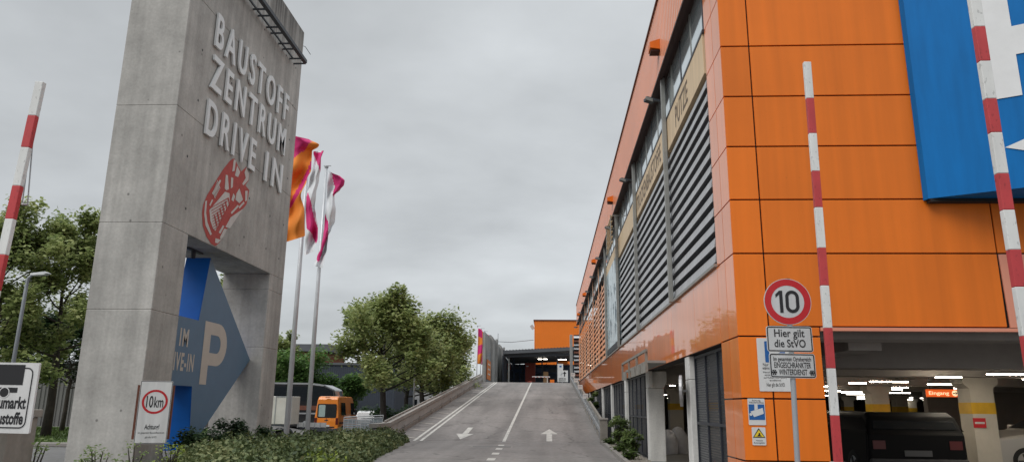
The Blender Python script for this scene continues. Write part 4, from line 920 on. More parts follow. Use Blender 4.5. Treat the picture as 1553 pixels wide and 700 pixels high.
def tall_pole(bx, by, ztop, lab, rows, pinks, m0, flab, seed, r=.125):
    t = thing('flag_pole', lab, 'flag pole', (bx, by, 0), GP)
    k = MB(); k.tube([(bx, by, -.3), (bx, by, ztop * .5), (bx, by, ztop)], [r, r * .85, r * .6], 'alu_pole', 14); k.build('pole', t, smooth=True)
    k = MB(); k.disc((bx, by, ztop), X_, Y_, r * .9, 'galvanised', 12, ext=V(0, 0, .08)); k.bar((bx - .15, by, ztop + .1), (bx + .25, by, ztop + .1), .05, .03, 'galvanised'); k.build('pole_cap', t)
    # cloth: its left and right edge at each height, folded in depth
    k = MB(); nz = 70; nx = 18; rr = random.Random(seed); ph = rr.uniform(0, 6); y0, y1 = rows[0][0], rows[-1][0]; pts = []; cent = []
    for j in range(nz + 1):
        y = y0 + (y1 - y0) * j / nz
        for a, b in zip(rows, rows[1:]):
            if a[0] <= y <= b[0]: break
        f = (y - a[0]) / (b[0] - a[0]); f = f * f * (3 - 2 * f); xl = a[1] + (b[1] - a[1]) * f; xr = a[2] + (b[2] - a[2]) * f; sl = (rows[0][3] * (1 - j / nz) + rows[-1][3] * j / nz)
        for i in range(nx + 1):
            u = i / nx; px = xl + (xr - xl) * u; py = y + sl * u
            dep = .30 * math.sin(u * 6.5 + y * .012 + ph) * (.25 + u) + .12 * math.sin(y * .045 + ph * 2 + u * 2) - .16
            pts.append(onY(430 + px / 3.045, 190 + py / 3.045, by - .12 + dep)); cent.append((px, py))
    k.v = [tuple(p) for p in pts]; i0 = k.mi(m0); i1 = k.mi('flag_pink')
    for j in range(nz):
        for i in range(nx):
            q = (j * (nx + 1) + i, j * (nx + 1) + i + 1, (j + 1) * (nx + 1) + i + 1, (j + 1) * (nx + 1) + i); k.f.append(q)
            cx = sum(cent[a][0] for a in q) / 4; cy = sum(cent[a][1] for a in q) / 4; k.m.append(i1 if any(inpoly(cx, cy, P) for P in pinks) else i0)
    o = k.build('flag', loc=(bx, by, ztop - 1), smooth=True); tag(o, flab, 'flag', 'flags flying beside the tower')
    md = o.modifiers.new('soft', 'SUBSURF'); md.levels = md.render_levels = 1
z1_ = onY(475, 228, 33.8).z; z2_ = onY(497, 254, 38.2).z; z0_ = onY(452, 203, 29.3).z
tall_pole(-11.5, 29.3, z0_, 'flag pole with the orange flag, mostly hidden by the tower', [(42, 20, 118, 22), (70, 18, 166, 0), (88, 16, 158, 0), (98, 14, 132, 0), (200, 5, 128, 0), (250, 0, 108, 0), (335, -5, 80, 0), (410, -8, 96, 0), (545, -10, 99, -34)], [[(10, 30), (95, 40), (132, 62), (126, 78), (100, 112), (40, 155), (10, 165)], [(134, 180), (108, 250), (36, 378), (20, 380), (34, 345), (98, 232), (126, 165)]], 'flag_orange', 'orange flag with a pink stripe beside the tower edge', 1)
tall_pole(onZ(433.6, 661).x, 33.8, z1_, 'thick grey flag pole nearest the tower edge above the white trailer', [(120, 138, 187, -3), (135, 138, 180, 0), (155, 142, 173, 0), (200, 135, 172, 0), (250, 120, 165, 0), (330, 106, 150, 0), (390, 103, 144, 0), (430, 104, 150, 0), (485, 107, 159, 0), (535, 101, 158, 0), (600, 95, 138, -18)], [[(136, 118), (165, 128), (190, 112), (177, 150), (172, 238), (162, 190), (140, 135)], [(112, 310), (126, 350), (142, 430), (162, 480), (160, 540), (148, 545), (130, 500), (104, 475), (100, 400), (106, 330)]], 'flag_white', 'white and pink flag furled between the orange flag and the outer flag', 5)
tall_pole(onZ(466.4, 655.7).x, 38.2, z2_, 'outer flag pole standing beside the orange van', [(208, 208, 224, 12), (222, 206, 262, 8), (242, 205, 283, 0), (262, 203, 280, 0), (285, 202, 262, 0), (312, 201, 234, 0), (340, 199, 236, 0), (375, 196, 241, 0), (430, 190, 238, 0), (470, 188, 220, 0), (500, 184, 206, 0), (560, 174, 200, 0), (610, 154, 188, 0), (648, 141, 181, 10)], [[(222, 205), (262, 222), (290, 235), (280, 285), (240, 312), (236, 335), (226, 320), (236, 285), (228, 250)], [(189, 402), (198, 425), (206, 445), (207, 480), (202, 520), (183, 570), (168, 625), (158, 632), (146, 600), (172, 562), (183, 510), (186, 450)]], 'flag_white', 'white and pink flag furled on the outer pole', 9)
# far flags above the ramp top
for i, (x, yt, m0, m1, lb) in enumerate(((724.5, 495, 'flag_orange', 'flag_pink', 'far orange and pink flag hanging from the first pole at the ramp top'), (730, 499, 'flag_pink', 'flag_orange', 'far pink flag with orange foot between its two neighbours at the ramp top'), (735, 503, 'flag_pink', 'flag_pink', 'far plain pink flag blown towards the concrete panels'))):
    Yf = 76 + i * 4; p = onY(x, yt, Yf)
    flag_pole(p.x, Yf, p.z, ['slim pole of the far orange and pink flag', 'slim pole of the far pink flag with orange foot', 'slim pole of the far plain pink flag'][i], dict(z=p.z - .2, L=3.6 if i < 2 else 1.2, W=.52 if i < 2 else .95, fold=.2, seed=i + 20, split=lambda u, v: (abs((v * 1.2) - .30 + (u - .5) * .3) > .16 and False) or v < .22 or abs(v - .62 + u * .12) < .13, m0=m0, m1=m1, droop=.5 if i == 2 else .2), lb, 'far flag poles at the ramp top', .055, RZ - .01 if p.x > -9 else RZ - .01)
# ------------------------------------------------------------------ trees
def leaves(k, c, r, n, size, m, rnd, flat=.8):
    for _ in range(n):
        d = V(rnd.gauss(0, 1), rnd.gauss(0, 1), rnd.gauss(0, flat)); d.normalize(); p = c + d * r * rnd.random() ** .5
        a = V(rnd.uniform(-1, 1), rnd.uniform(-1, 1), rnd.uniform(-.5, .5)).normalized(); b = a.cross(V(rnd.uniform(-.5, .5), rnd.uniform(-.5, .5), 1)).normalized()
        s = size * rnd.uniform(.6, 1.25); b *= s * .42; a *= s * .6
        k.add([p - a, p + b, p + a * 1.1, p - b], [(0, 1, 2, 3)], m)
def tree(name, lab, x, y, z, H, R, seed, leaf='leaf_olive', trunk_h=.3, n_leaf=9000, size=.17, bark='bark', trunk_r=.15, group=None, spread=1.0, clump=.55):
    rnd = random.Random(seed); t = thing(name, lab, 'tree', (x, y, z), group)
    kb = MB(); tips = []
    top = V(x + rnd.uniform(-.3, .3), y, z + H * .78); th = H * trunk_h; base = V(x, y, z - .2)
    pts = [base, V(x + .04, y, z + th * .5), V(x + rnd.uniform(-.1, .1), y, z + th)]
    n_up = 6
    for i in range(1, n_up + 1): f = i / n_up; pts.append(pts[2].lerp(top, f) + V(rnd.uniform(-.15, .15), rnd.uniform(-.15, .15), 0))
    rad = [trunk_r * 1.25, trunk_r, trunk_r * .9] + [trunk_r * .8 * (1 - .85 * i / n_up) for i in range(1, n_up + 1)]
    kb.tube(pts, rad, bark, 8)
    def limb(p, d, L, r, depth):
        q = [p]; dd = d.copy()
        for i in range(4):
            dd = (dd + V(rnd.uniform(-.25, .25), rnd.uniform(-.25, .25), rnd.uniform(-.05, .22))).normalized(); q.append(q[-1] + dd * L / 4)
        kb.tube(q, [r, r * .8, r * .6, r * .45, r * .28], bark, 5, False)
        if depth == 0: tips.extend([q[2], q[3], q[4]]); return
        for i in range(rnd.choice((3, 4, 4))):
            s = q[rnd.choice((2, 3, 3, 4))]; nd = (dd + V(rnd.uniform(-.9, .9), rnd.uniform(-.9, .9), rnd.uniform(-.35, .6))).normalized(); limb(s, nd, L * rnd.uniform(.45, .65), r * .45, depth - 1)
        tips.append(q[4])
    nl = 18
    for i in range(nl):
        f = .02 + .98 * i / nl; p = pts[2].lerp(top, f); a = i * 2.4 + rnd.uniform(-.4, .4)
        shape = math.sin(math.pi * min(1, .34 + .58 * f)) ** .8
        L = R * shape * rnd.uniform(.6, .95) * spread; d = V(math.cos(a), math.sin(a), .05 + .95 * f).normalized(); limb(p, d, L * .85, trunk_r * .42 * (1 - .6 * f), 1)
    for q_ in range(5): limb(top.lerp(pts[2], .06 * q_), V(math.cos(q_ * 2.5), math.sin(q_ * 2.5), 1.1 + .25 * (q_ % 2)).normalized(), H * .17, trunk_r * .2, 1)
    kb.build('trunk', t, smooth=True)
    k = MB(); per = max(3, n_leaf // len(tips))
    for tp in tips:
        if rnd.random() < .08: continue
        leaves(k, tp, clump * rnd.uniform(.6, 1.3) * (R / 4) ** .5, int(per * rnd.uniform(.4, 1.6)), size, leaf, rnd)
    k.build('crown', t); return t
tree('leafy_tree', 'tall olive green tree with a slim trunk on the grass left of the tower', onY(70, 650, 31).x, 31, 0, 10.0, 3.1, 3, 'leaf_olive', .26, 26000, .17, trunk_r=.17, clump=.62, spread=1.15)
tree('leafy_tree', 'olive tree at the far left edge behind the barrier boom', onY(-30, 640, 29).x, 29, 0, 9.4, 3.4, 8, 'leaf_olive', .22, 22000, .17, trunk_r=.17, clump=.62, spread=1.15)
tree('evergreen_tree', 'dark low evergreen behind the trunk of the tall olive tree', onY(95, 640, 36).x, 36, 0, 5.6, 3.0, 14, 'leaf_dark', .36, 9000, .17, trunk_r=.1)
tree('evergreen_tree', 'dark evergreen behind the lorry sign and the lamp', onY(15, 640, 37).x, 37, 0, 5.4, 3.4, 15, 'leaf_dark', .34, 9000, .17, trunk_r=.1)
GT = 'trees in the row left of the ramp'
ty = lambda x, y, Y: onY(x, y, Y)
row = [(582, 447, 47, 4.0, 'tallest olive tree of the row left of the ramp, nearest the white car', 'leaf_olive', 30000), (641, 484, 55, 4.3, 'second tree of the row, with a dark trunk close to the ramp wall', 'leaf_olive', 26000), (676, 505, 64, 3.6, 'smallest tree of the row, closest to the ramp top', 'leaf_olive', 15000), (616, 500, 66, 4.0, 'shaded tree of the row standing between the two biggest crowns', 'leaf_mid', 14000)]
for i, (x, yt, Y, R, l, lf, n) in enumerate(row):
    p = onY(x, 600, Y); zt_ = onY(x, yt, Y).z; zb_ = -.6
    tree('leafy_tree', l, p.x, Y, zb_, zt_ - zb_, R, 31 + i, lf, .31, n, .22, trunk_r=.2, bark='bark_dark', group=GT, clump=.8)
tree('leafy_tree', 'pale olive tree top showing between the tower and the flag poles', onY(428, 560, 72).x, 72, -.6, 9.2, 3.4, 51, 'leaf_olive', .2, 8000, .24)
tree('leafy_tree', 'tree seen through the tower opening above the arrow sign', onY(338, 560, 60).x, 60, 0, 12.6, 3.6, 52, 'leaf_olive', .2, 9000, .24)
def bush(name, lab, x, y, z, r, h, n, m, size, seed, cat='shrub', group=None):
    rnd = random.Random(seed); t = thing(name, lab, cat, (x, y, z), group); k = MB(); kb = MB()
    for i in range(14):
        a = rnd.uniform(0, 6.3); q = V(x + math.cos(a) * r * rnd.uniform(.2, .9), y + math.sin(a) * r * rnd.uniform(.2, .9), z + h * rnd.uniform(.35, .95)); b = V(x + rnd.uniform(-.1, .1) * r, y + rnd.uniform(-.1, .1) * r, z)
        kb.tube([b, b.lerp(q, .5) + V(0, 0, h * .1), q], [.02 + r * .01, .015, .006], 'bark', 5, False); leaves(k, q, r * .45, n // 14, size, m, rnd); leaves(k, b.lerp(q, .6), r * .35, n // 28, size, m, rnd)
    kb.build('stem', t); k.build('foliage', t); return t
GB = 'green bushes behind the black coach'
for i, (x, Y, r, h, l) in enumerate(((430, 70, 2.8, 6.6, 'bright green bush above the coach, beside the tower edge'), (458, 72, 3.0, 7.0, 'tallest bright green bush behind the thick flag poles'), (515, 74, 2.4, 4.4, 'bright green bush below the brick building'))):
    bush('green_bush', l, onY(x, 600, Y).x, Y, -.6, r, h, 9000, 'leaf_bright', .28, 60 + i, 'bush', GB)
for i, (x, Y, l) in enumerate(((590, 52, 'dark bush at the foot of the tallest row tree'), (630, 60, 'dark bush between the tree trunks by the ramp'), (560, 58, 'dark bush behind the small white car'))):
    bush('dark_bush', l, onY(x, 620, Y).x, Y, -.6, 1.3, 1.7, 1800, 'leaf_dark', .2, 70 + i, 'bush', 'dark bushes under the tree row')
# shrubs between the columns on the right
bush('column_shrub', 'leafy green shrub growing against the third white column', 2.45, 26.6, .05, .36, 1.05, 1000, 'leaf_mid', .09, 80); bush('column_shrub', 'leafy green shrub in the gravel beside the broad white column', 2.42, 22.6, .05, .30, .72, 800, 'leaf_mid', .085, 81)
bush('column_shrub', 'dark green climber at the foot of the farthest column', 2.5, 41.5, .3, .3, 2.0, 1400, 'leaf_mid', .1, 82)
for i, (x, y, l) in enumerate(((2.2, 20.6, 'low weed tuft in the gravel by the broad column'), (2.25, 24.4, 'low weed tuft in the gravel between the two column shrubs'), (2.3, 29, 'low weed tuft in the gravel near the end of the guard rail'))):
    bush('weed_tuft', l, x, y, .05, .28, .22, 420, 'grass_blade', .06, 90 + i, 'weed', 'weeds in the gravel strip')
# hedge as ground cover
def hedge(name, lab, inside, zf, n, m, size, bounds, seed, twig=.06, extra=None):
    rnd = random.Random(seed); k = MB(); x0, x1, y0, y1 = bounds; cnt = 0
    nxx, nyy = 36, 50; ids = {}; vs = []; fs = []
    for j in range(nyy + 1):
        for i in range(nxx + 1):
            x = x0 + (x1 - x0) * i / nxx; y = y0 + (y1 - y0) * j / nyy; s = inside(x, y); vs.append((x, y, zf(x, y, s) - .07 if s > 0 else -.05)); ids[(i, j)] = s
    for j in range(nyy):
        for i in range(nxx):
            if max(ids[(i, j)], ids[(i + 1, j)], ids[(i, j + 1)], ids[(i + 1, j + 1)]) > 0: fs.append((j * (nxx + 1) + i, j * (nxx + 1) + i + 1, (j + 1) * (nxx + 1) + i + 1, (j + 1) * (nxx + 1) + i))
    k.add(vs, fs, 'hedge_leaf')
    while cnt < n:
        x = rnd.uniform(x0, x1); y = rnd.uniform(y0, y1); s = inside(x, y)
        if s <= 0: continue
        cnt += 1; z = zf(x, y, s) + rnd.uniform(-.09, .05) + (rnd.random() < .10) * rnd.uniform(0, twig)
        a = V(rnd.uniform(-1, 1), rnd.uniform(-1, 1), rnd.uniform(-.2, .9)).normalized(); b = a.cross(V(rnd.uniform(-1, 1), rnd.uniform(-1, 1), .4)).normalized(); q = size * rnd.uniform(.45, 1.5); p = V(x, y, z)
        k.add([p - a * q * .5, p + b * q * .33, p + a * q * .6, p - b * q * .33], [(0, 1, 2, 3)], m if not extra or not extra(x, y) or rnd.random() > .55 else 'hedge_yellow')
    o = k.build(name); tag(o, lab, 'hedge', kind='stuff'); return o
import mathutils.noise as mn
def edge_r(y): return -4.1 - max(0, (y - 17)) * .105 if y < 31.5 else -5.9
def in1(x, y):
    nn = .35 * mn.noise(V(x * .6, y * .6, 3)); return min(x + 9.7, (edge_r(y) - .15 - x) + nn * .6, y - 12.5, 21.8 + 9.2 * sm(-9.4, -6.4, x) - y + nn, (x + .50 * y) if y < 19.5 else 9) / .7
def z1f(x, y, s): return min(1, max(0, s)) ** .5 * (.36 + .14 * mn.noise(V(x * .8, y * .8, 0)) + .05 * mn.noise(V(x * 3, y * 3, 5)))
yel = lambda x, y: mn.noise(V(x * .55, y * .45, 9)) > .50
hedge('ground_cover', 'low dense green ground cover between the tower and the road', in1, z1f, 62000, 'hedge_leaf', .085, (-9.8, -3.4, 12.3, 33), 5, .22, yel)
# taller juniper sprigs beside the tower
for i, (x, Y, h, r, l) in enumerate(((352, 23.5, .78, .55, 'dark juniper with raised tips below the arrow sign'), (300, 19.2, .62, .6, 'dark juniper mound in front of the arrow foot'), (395, 25.5, .55, .5, 'dark juniper beside the far tower leg'))):
    bush('juniper_shrub', l, onY(x, 660, Y).x, Y, .05, r, h, 1500, 'leaf_dark', .09, 100 + i, 'shrub', 'dark junipers at the tower foot')
for i, (x, Y, h, r, l) in enumerate(((45, 9.2, 1.02, .32, 'twiggy shrub in front of the lorry sign pier'), (10, 9.0, .85, .25, 'small twiggy shrub under the lorry board at the picture edge'), (150, 11.5, .72, .3, 'sparse twigs in front of the tower base'), (205, 12.5, .74, .32, 'leafy sprig below the 10 km board'), (262, 13.5, .7, .3, 'yellowish sprig beside the tower front corner'))):
    bush('twiggy_shrub', l, onY(x, 690, Y).x, Y, 0, r, h, 260, 'leaf_mid' if i != 4 else 'hedge_yellow', .05, 110 + i, 'shrub', 'twiggy shrubs along the lower picture edge')
# ------------------------------------------------------------------ left background: shed, vehicles, buildings
t = thing('metal_shed', 'grey ribbed metal shed behind the evergreens left of the tower', 'shed', (-30, 44, 0))
a = onY(128, 556, 44); b = onY(70, 606, 44)
k = MB(); zt = a.z + .2; n = 90; xs_ = [-46 + i * 25 / n for i in range(n + 1)]
prof = []
for x in xs_: prof += [(x, 44.0), (x + .16, 44.0), (x + .19, 44.05), (x + .33, 44.05)]
m_ = len(prof); k.add([(x, y, 0) for x, y in prof] + [(x, y, zt) for x, y in prof], [(i, i + 1, m_ + i + 1, m_ + i) for i in range(m_ - 1)], 'shed_grey'); k.box(-46, -21, 44.06, 46, 0, zt - .05, 'shed_grey'); k.build('wall', t); k = MB(); k.box(-46.2, -20.8, 43.85, 46.2, zt, zt + .15, 'roof_grey'); k.build('roof', t)
def lot(x): return -.62
# orange van
Yv = 50.0; p0 = onY(476, 640, Yv); p1 = onY(513, 640, Yv); hwv = (p1.x - p0.x) / 2; cx = (p0.x + p1.x) / 2; zv = -.62; sv = onY(495, 600, Yv).z - zv
t = thing('orange_van', 'orange panel van with a wide dark rear window behind the hedge', 'van', (cx, Yv + 2.5, zv)); H = sv
prof = [(0, .3), (0, .95), (.03, 1.25), (.10, H - .22), (.22, H - .05), (.5, H), (3.6, H), (3.95, H - .12), (4.55, 1.42), (5.1, 1.12), (5.2, .6), (5.2, .3)]
b, f = body(t, cx, Yv, zv, prof, hwv, 'van_orange', bevel=.07, tum=.10, belt=1.1)
k = MB(); w = hwv * .78; k.rrect((cx, Yv + .012, zv + H * .63), X_, Z_, w, H * .175, .09, 'glass_dark'); k.build('rear_window', t)
k = MB(); k.rrect((cx - w * .52, Yv + .008, zv + H * .63), X_, Z_, w * .34, H * .15, .06, 'curtain'); k.build('curtain', t)
for d, l_ in ((.75, 1.15), (3.2, 1.05)): sideglass(t, cx, Yv, zv, [(d, 1.35), (d + l_, 1.35), (d + l_ * .92, H - .42), (d, H - .42)], f, 1)
for s in (-1, 1):
    k = MB(); k.box(cx + s * (hwv - .11) - .08, cx + s * (hwv - .11) + .08, Yv - .015, Yv + .05, zv + .75, zv + 1.18, 'tail_red'); k.build('tail_light', t)
    for d in (1.1, 4.2): wheel(t, cx + s * (hwv - .1), Yv + d, zv + .34, .34, .22, s)
for s in (-1, 1):
    k = MB(); k.box(cx + s * (hwv + .10) - .09, cx + s * (hwv + .10) + .09, Yv + 4.0, Yv + 4.12, zv + 1.35, zv + 1.72, 'dark_metal'); k.build('wing_mirror', t, bevel=.02)
k = MB(); k.box(cx - .24, cx + .24, Yv - .016, Yv - .004, zv + .62, zv + .73, 'sign_white'); k.build('number_plate', t)
k = MB(); k.box(cx + hwv - .012, cx + hwv + .012, Yv + .3, Yv + 4.2, zv + .80, zv + .90, 'dark_metal'); k.build('rub_strip', t)
k = MB(); k.box(cx - .16, cx + .16, Yv + .02, Yv + .09, zv + H - .10, zv + H - .06, 'tail_red'); k.build('brake_light', t)
k = MB(); k.box(cx - hwv + .03, cx + hwv - .03, Yv - .06, Yv + .1, zv + .28, zv + .5, 'dark_metal'); k.build('bumper', t, bevel=.03)
k = MB(); k.box(cx - .12, cx + .12, Yv - .012, Yv + .02, zv + 1.0, zv + 1.06, 'dark_metal'); k.box(cx - .012, cx + .012, Yv - .006, Yv + .01, zv + .5, zv + H * .45, 'rusty'); k.build('door_handle', t)
# small white car
p = onY(553, 622, 56); make_car('white_car', 'small white car parked beside the orange van', p.x, 56, -.62, 'car_white', 3.9, .82, 1.62, True)
# coach
Yb = 60; zt = onY(450, 579, Yb).z; t = thing('black_coach', 'long black coach with a silver roof line behind the trailer', 'coach', (-23, Yb, -.62))
xr = onY(515, 590, Yb).x; xl = xr - 12; Hb = zt + .62; k = MB(); z0 = -.62
P = [(xl, .3), (xr - .05, .3), (xr, .9), (xr - .05, 1.6), (xr - .45, Hb - .55), (xr - 1.3, Hb - .18), (xr - 2.6, Hb - .05), (xl, Hb)]
k.prism([(x, Yb, z0 + z) for x, z in P], (0, 2.5, 0), 'bus_black'); k.build('body', t, bevel=.12, seg=3)
k = MB(); k.prism([(x, Yb - .02, z0 + z) for x, z in ((xl, Hb - .12), (xr - 2.6, Hb - .17), (xr - 1.35, Hb - .3), (xr - 1.2, Hb - .22), (xr - 2.6, Hb - .04), (xl, Hb + .02))], (0, 2.54, 0), 'bus_silver'); k.build('roof_trim', t)
k = MB(); k.add([(x, Yb - .012, z0 + z) for x, z in ((xl + .3, Hb - 1.55), (xr - .35, Hb - 1.45), (xr - .62, Hb - .62), (xr - 1.4, Hb - .36), (xl + .3, Hb - .26))], [tuple(range(5))], 'glass_dark'); k.build('window_band', t)
k = MB(); k.box(xl, xr - .02, Yb - .015, Yb + .01, z0 + 1.28, z0 + 1.40, 'bus_silver'); k.box(xl, xr - .3, Yb - .014, Yb + .01, z0 + 1.6, z0 + 1.95, 'rusty'); k.build('side_stripe', t)
for d in (2.6, 9.3):
    k = MB(); k.disc((xr - d, Yb - .03, z0 + .5), X_, Z_, .5, 'rubber', 20, ext=V(0, .3, 0)); wo = k.build('wheel', t); k = MB(); k.disc((xr - d, Yb - .045, z0 + .5), X_, Z_, .27, 'galvanised', 14, ext=V(0, .02, 0)); BASE[wo] = BASE[t]; k.build('rim', wo)
k = MB(); k.bar((xr + .1, Yb - .1, z0 + Hb - .7), (xr + .35, Yb - .2, z0 + Hb - 1.3), .12, .2, 'dark_metal'); k.build('wing_mirror', t)
# white box trailer and flat trailer
Yt = 42; gzt = -.58; a = onY(414, 600, Yt); b = onY(452, 650, Yt); b = V(onY(440, 650, Yt).x, b.y, b.z); t = thing('box_trailer', 'white box trailer half hidden by the tower and a flag pole', 'trailer', ((a.x + b.x) / 2, Yt + 1, gzt))
k = MB(); k.box(a.x - 1.6, b.x, Yt, Yt + 1.35, b.z + .25, a.z, 'trailer_white'); k.build('box_body', t, bevel=.03)
k = MB()
for x in (a.x + .18, b.x - .06): k.box(x, x + .05, Yt - .02, Yt, b.z + .25, a.z, 'galvanised')
k.box(a.x + .2, b.x, Yt - .015, Yt, a.z - .06, a.z, 'galvanised'); k.box(a.x - 1.6, b.x, Yt - .02, Yt + .02, b.z + .16, b.z + .25, 'dark_metal'); k.build('edge_trim', t)
k = MB(); px_ = onY(436, 620, Yt); k.box(px_.x - .03, px_.x + .03, Yt - .03, Yt, px_.z - .25, px_.z + .05, 'dark_metal'); k.build('door_handle', t)
for x in (424, 435):
    p = onY(x, 652, Yt); k = MB(); k.disc((p.x, Yt - .02, gzt + .31), X_, Z_, .31, 'rubber', 18, ext=V(0, .2, 0)); wo = k.build('wheel', t); k = MB(); k.disc((p.x, Yt - .032, gzt + .31), X_, Z_, .17, 'galvanised', 12, ext=V(0, .01, 0)); BASE[wo] = BASE[t]; k.build('rim', wo)
    k = MB(); k.tube([(p.x + .38 * math.cos(a_), Yt - .01, gzt + .31 + .38 * math.sin(a_)) for a_ in [R_(q) for q in range(0, 181, 20)]], .03, 'dark_metal', 6); k.build('mudguard', t)
a = onY(452, 641, 45); b = onY(494, 648, 45); t = thing('flat_trailer', 'low flat trailer with pale side boards beside the orange van', 'trailer', ((a.x + b.x) / 2, 45, -.6))
k = MB(); k.box(a.x, b.x, 45, 46.8, b.z - .05, b.z + .03, 'dark_metal'); k.build('bed', t); k = MB(); k.box(a.x, b.x, 44.97, 45.0, b.z + .03, a.z + .05, 'louvre_grey')
for j in range(6): k.box(a.x + (b.x - a.x) * j / 5 - .03, a.x + (b.x - a.x) * j / 5 + .03, 44.95, 44.97, b.z, a.z + .06, 'galvanised')
k.build('side_board', t)
for x in (.35, .6):
    xx = a.x + (b.x - a.x) * x; k = MB(); k.disc((xx, 45.0, -.62 + .27), X_, Z_, .27, 'rubber', 16, ext=V(0, .18, 0)); k.build('wheel', t)
# metal barrier panel
Yp = 34.5; a = onY(522, 632, Yp); b = onY(580, 629, Yp); zb = -.25; t = thing('fence_panel', 'grey perforated metal fence panel between the van and the ramp wall', 'fence', ((a.x + b.x) / 2, Yp, zb))
k = MB(); k.quad((a.x, Yp, zb), (b.x - .1, Yp, zb), (b.x, Yp, b.z - .12), (a.x, Yp, a.z - .08), 'fence_sheet'); k.build('infill_sheet', t)
k = MB()
for q, w in (((a.x, Yp, zb), (a.x, Yp, a.z)), ((b.x - .12, Yp, zb), (b.x + .05, Yp, b.z)), ((a.x, Yp, a.z), (b.x + .05, Yp, b.z)), ((a.x, Yp, a.z - .1), (b.x, Yp, b.z - .1))): k.tube([q, w], .022, 'galvanised', 7)
for j in range(1, 9): x = a.x + (b.x - a.x) * j / 9; k.box(x - .012, x + .012, Yp - .01, Yp + .01, zb, a.z - .1, 'galvanised')
k.build('frame', t)
# brick building with flat roof, dark hall, pale building
Yk = 88; t = thing('brick_building', 'brick building with a flat overhanging dark roof behind the bushes', 'building', (-30, Yk, -.6))
a = onY(440, 521, Yk); b = onY(497, 521, Yk); c = onY(516, 529, Yk + 8)
k = MB(); k.box(a.x - 6, b.x - .6, Yk + .8, Yk + 10, -.6, a.z - .9, 'brick_far'); k.build('wall', t); k = MB(); k.box(a.x - 7, b.x + .3, Yk, Yk + 11, a.z - .85, a.z, 'roof_grey'); k.build('roof', t)
k = MB()
for j in range(5): k = MB(); k.box(b.x - 2.2 - j * 2.4, b.x - 1.0 - j * 2.4, Yk + .78, Yk + .82, 3.6, 5.4, 'glass_dark'); k.build('window', t)
Yd = 80; a = onY(470, 548, Yd); b = onY(600, 560, Yd); t = thing('dark_hall', 'long dark blue ribbed hall behind the row of trees', 'building', ((a.x + b.x) / 2, Yd, -.6))
k = MB(); zt = onY(520, 553, Yd).z; k.box(a.x, b.x, Yd, Yd + 12, -.6, zt, 'dark_cladding')
for j in range(40): x = a.x + (b.x - a.x) * (j + .5) / 40; k.box(x - .05, x + .05, Yd - .03, Yd, -.6, zt, 'dark_cladding')
k.build('wall', t); k = MB(); k.box(a.x - .2, b.x + .2, Yd - .15, Yd + 12.2, zt + .003, zt + .25, 'roof_grey'); k.build('roof', t)
a = onY(598, 590, 95); b = onY(690, 600, 95); t = thing('pale_building', 'pale building glimpsed between the tree trunks', 'building', ((a.x + b.x) / 2, 95, -.6))
k = MB(); k.box(a.x, b.x, 95, 103, -.6, a.z, 'pale_wall'); k.build('wall', t)
for j in range(5): k = MB(); x = a.x + .6 + j * 1.5; k.box(x, x + .9, 94.97, 95, 1.0, 2.2, 'glass_dark'); k.build('window', t)
k = MB(); k.box(a.x - .2, b.x + .2, 94.8, 103.2, a.z + .003, a.z + .3, 'roof_grey'); k.build('roof', t)
GL = 'slim lamp poles among the tree row'
for i, (x, Y) in enumerate(((577, 48), (626, 52))):
    p = onY(x, 640, Y); zt = onY(x, 570, Y).z + 2; k = MB(); k.tube([(p.x, Y, -.62), (p.x, Y, zt)], .06, 'pole_grey', 8); k.disc((p.x, Y, zt), X_, Y_, .14, 'sign_grey', 12, ext=V(0, 0, .2)); tag(k.build('lamp_post', loc=(p.x, Y, -.62)), ['slim grey post beside the trunk of the tallest row tree', 'slim grey post between the trunks near the ramp wall'][i], 'post', GL)
# ------------------------------------------------------------------ at the ramp top
t = thing('concrete_wall', 'row of tall grey concrete panels along the left of the ramp top', 'wall', (-6.5, 75, RZ))
XW = -6.45
for j in range(4):
    y0 = 74.2 + j * 7.4; zt = 8.75 + .3 * (j % 2) + j * .1; k = MB(); k.box(XW - .25, XW, y0, y0 + 7.3, RZ - .1, zt, 'concrete_panel'); k.build('wall_panel', t, bevel=.02, seg=1)
    k = MB(); k.box(XW, XW + .25, y0 + 6.9, y0 + 7.35, RZ - .1, zt + .15, 'concrete_panel'); k.build('pilaster', t)
k = MB(); k.quad((XW + .03, 76.2, RZ + .1), (XW + .03, 84, RZ + .1), (XW + .03, 84, 7.2), (XW + .03, 76.2, 7.2), 'fence_sheet'); k.build('mesh_screen', t)
k = MB(); k.box(XW + .05, XW + .1, 76.0, 80.6, RZ + .4, RZ + 2.4, 'orange_mesh')
for j in range(3): k.box(XW + .1, XW + .105, 77.0, 79.8, RZ + 1.9 - j * .5, RZ + 2.05 - j * .5, 'arrow_text')
tag(k.build('banner', loc=(XW + .1, 78, RZ + .4)), 'faded orange banner hanging on the mesh by the concrete panels', 'banner')
t = thing('drive_in_canopy', 'dark steel canopy hall with shelving at the top of the ramp', 'canopy', (-1, 95, RZ))
Yh = 90; a = onY(763, 531, Yh); b = onY(866, 525, Yh)
k = MB(); k.prism([(a.x, Yh, a.z - .42), (b.x + 1, Yh, b.z - .42), (b.x + 1, Yh, b.z), (a.x, Yh, a.z)], (0, 22, 0), 'roof_grey')
for j in range(24): x = a.x + (b.x + 1 - a.x) * j / 24; z = a.z + (b.z - a.z) * j / 24; k.box(x, x + .12, Yh - .05, Yh + 22, z + .002, z + .05, 'roof_grey')
k.build('roof', t)
k = MB(); k.prism([(a.x, Yh + .5, a.z - .8), (b.x + 1, Yh + .5, b.z - 1.0), (b.x + 1, Yh + .5, b.z - .7), (a.x, Yh + .5, a.z - .5)], (0, .2, 0), 'dark_metal'); k.build('truss', t)
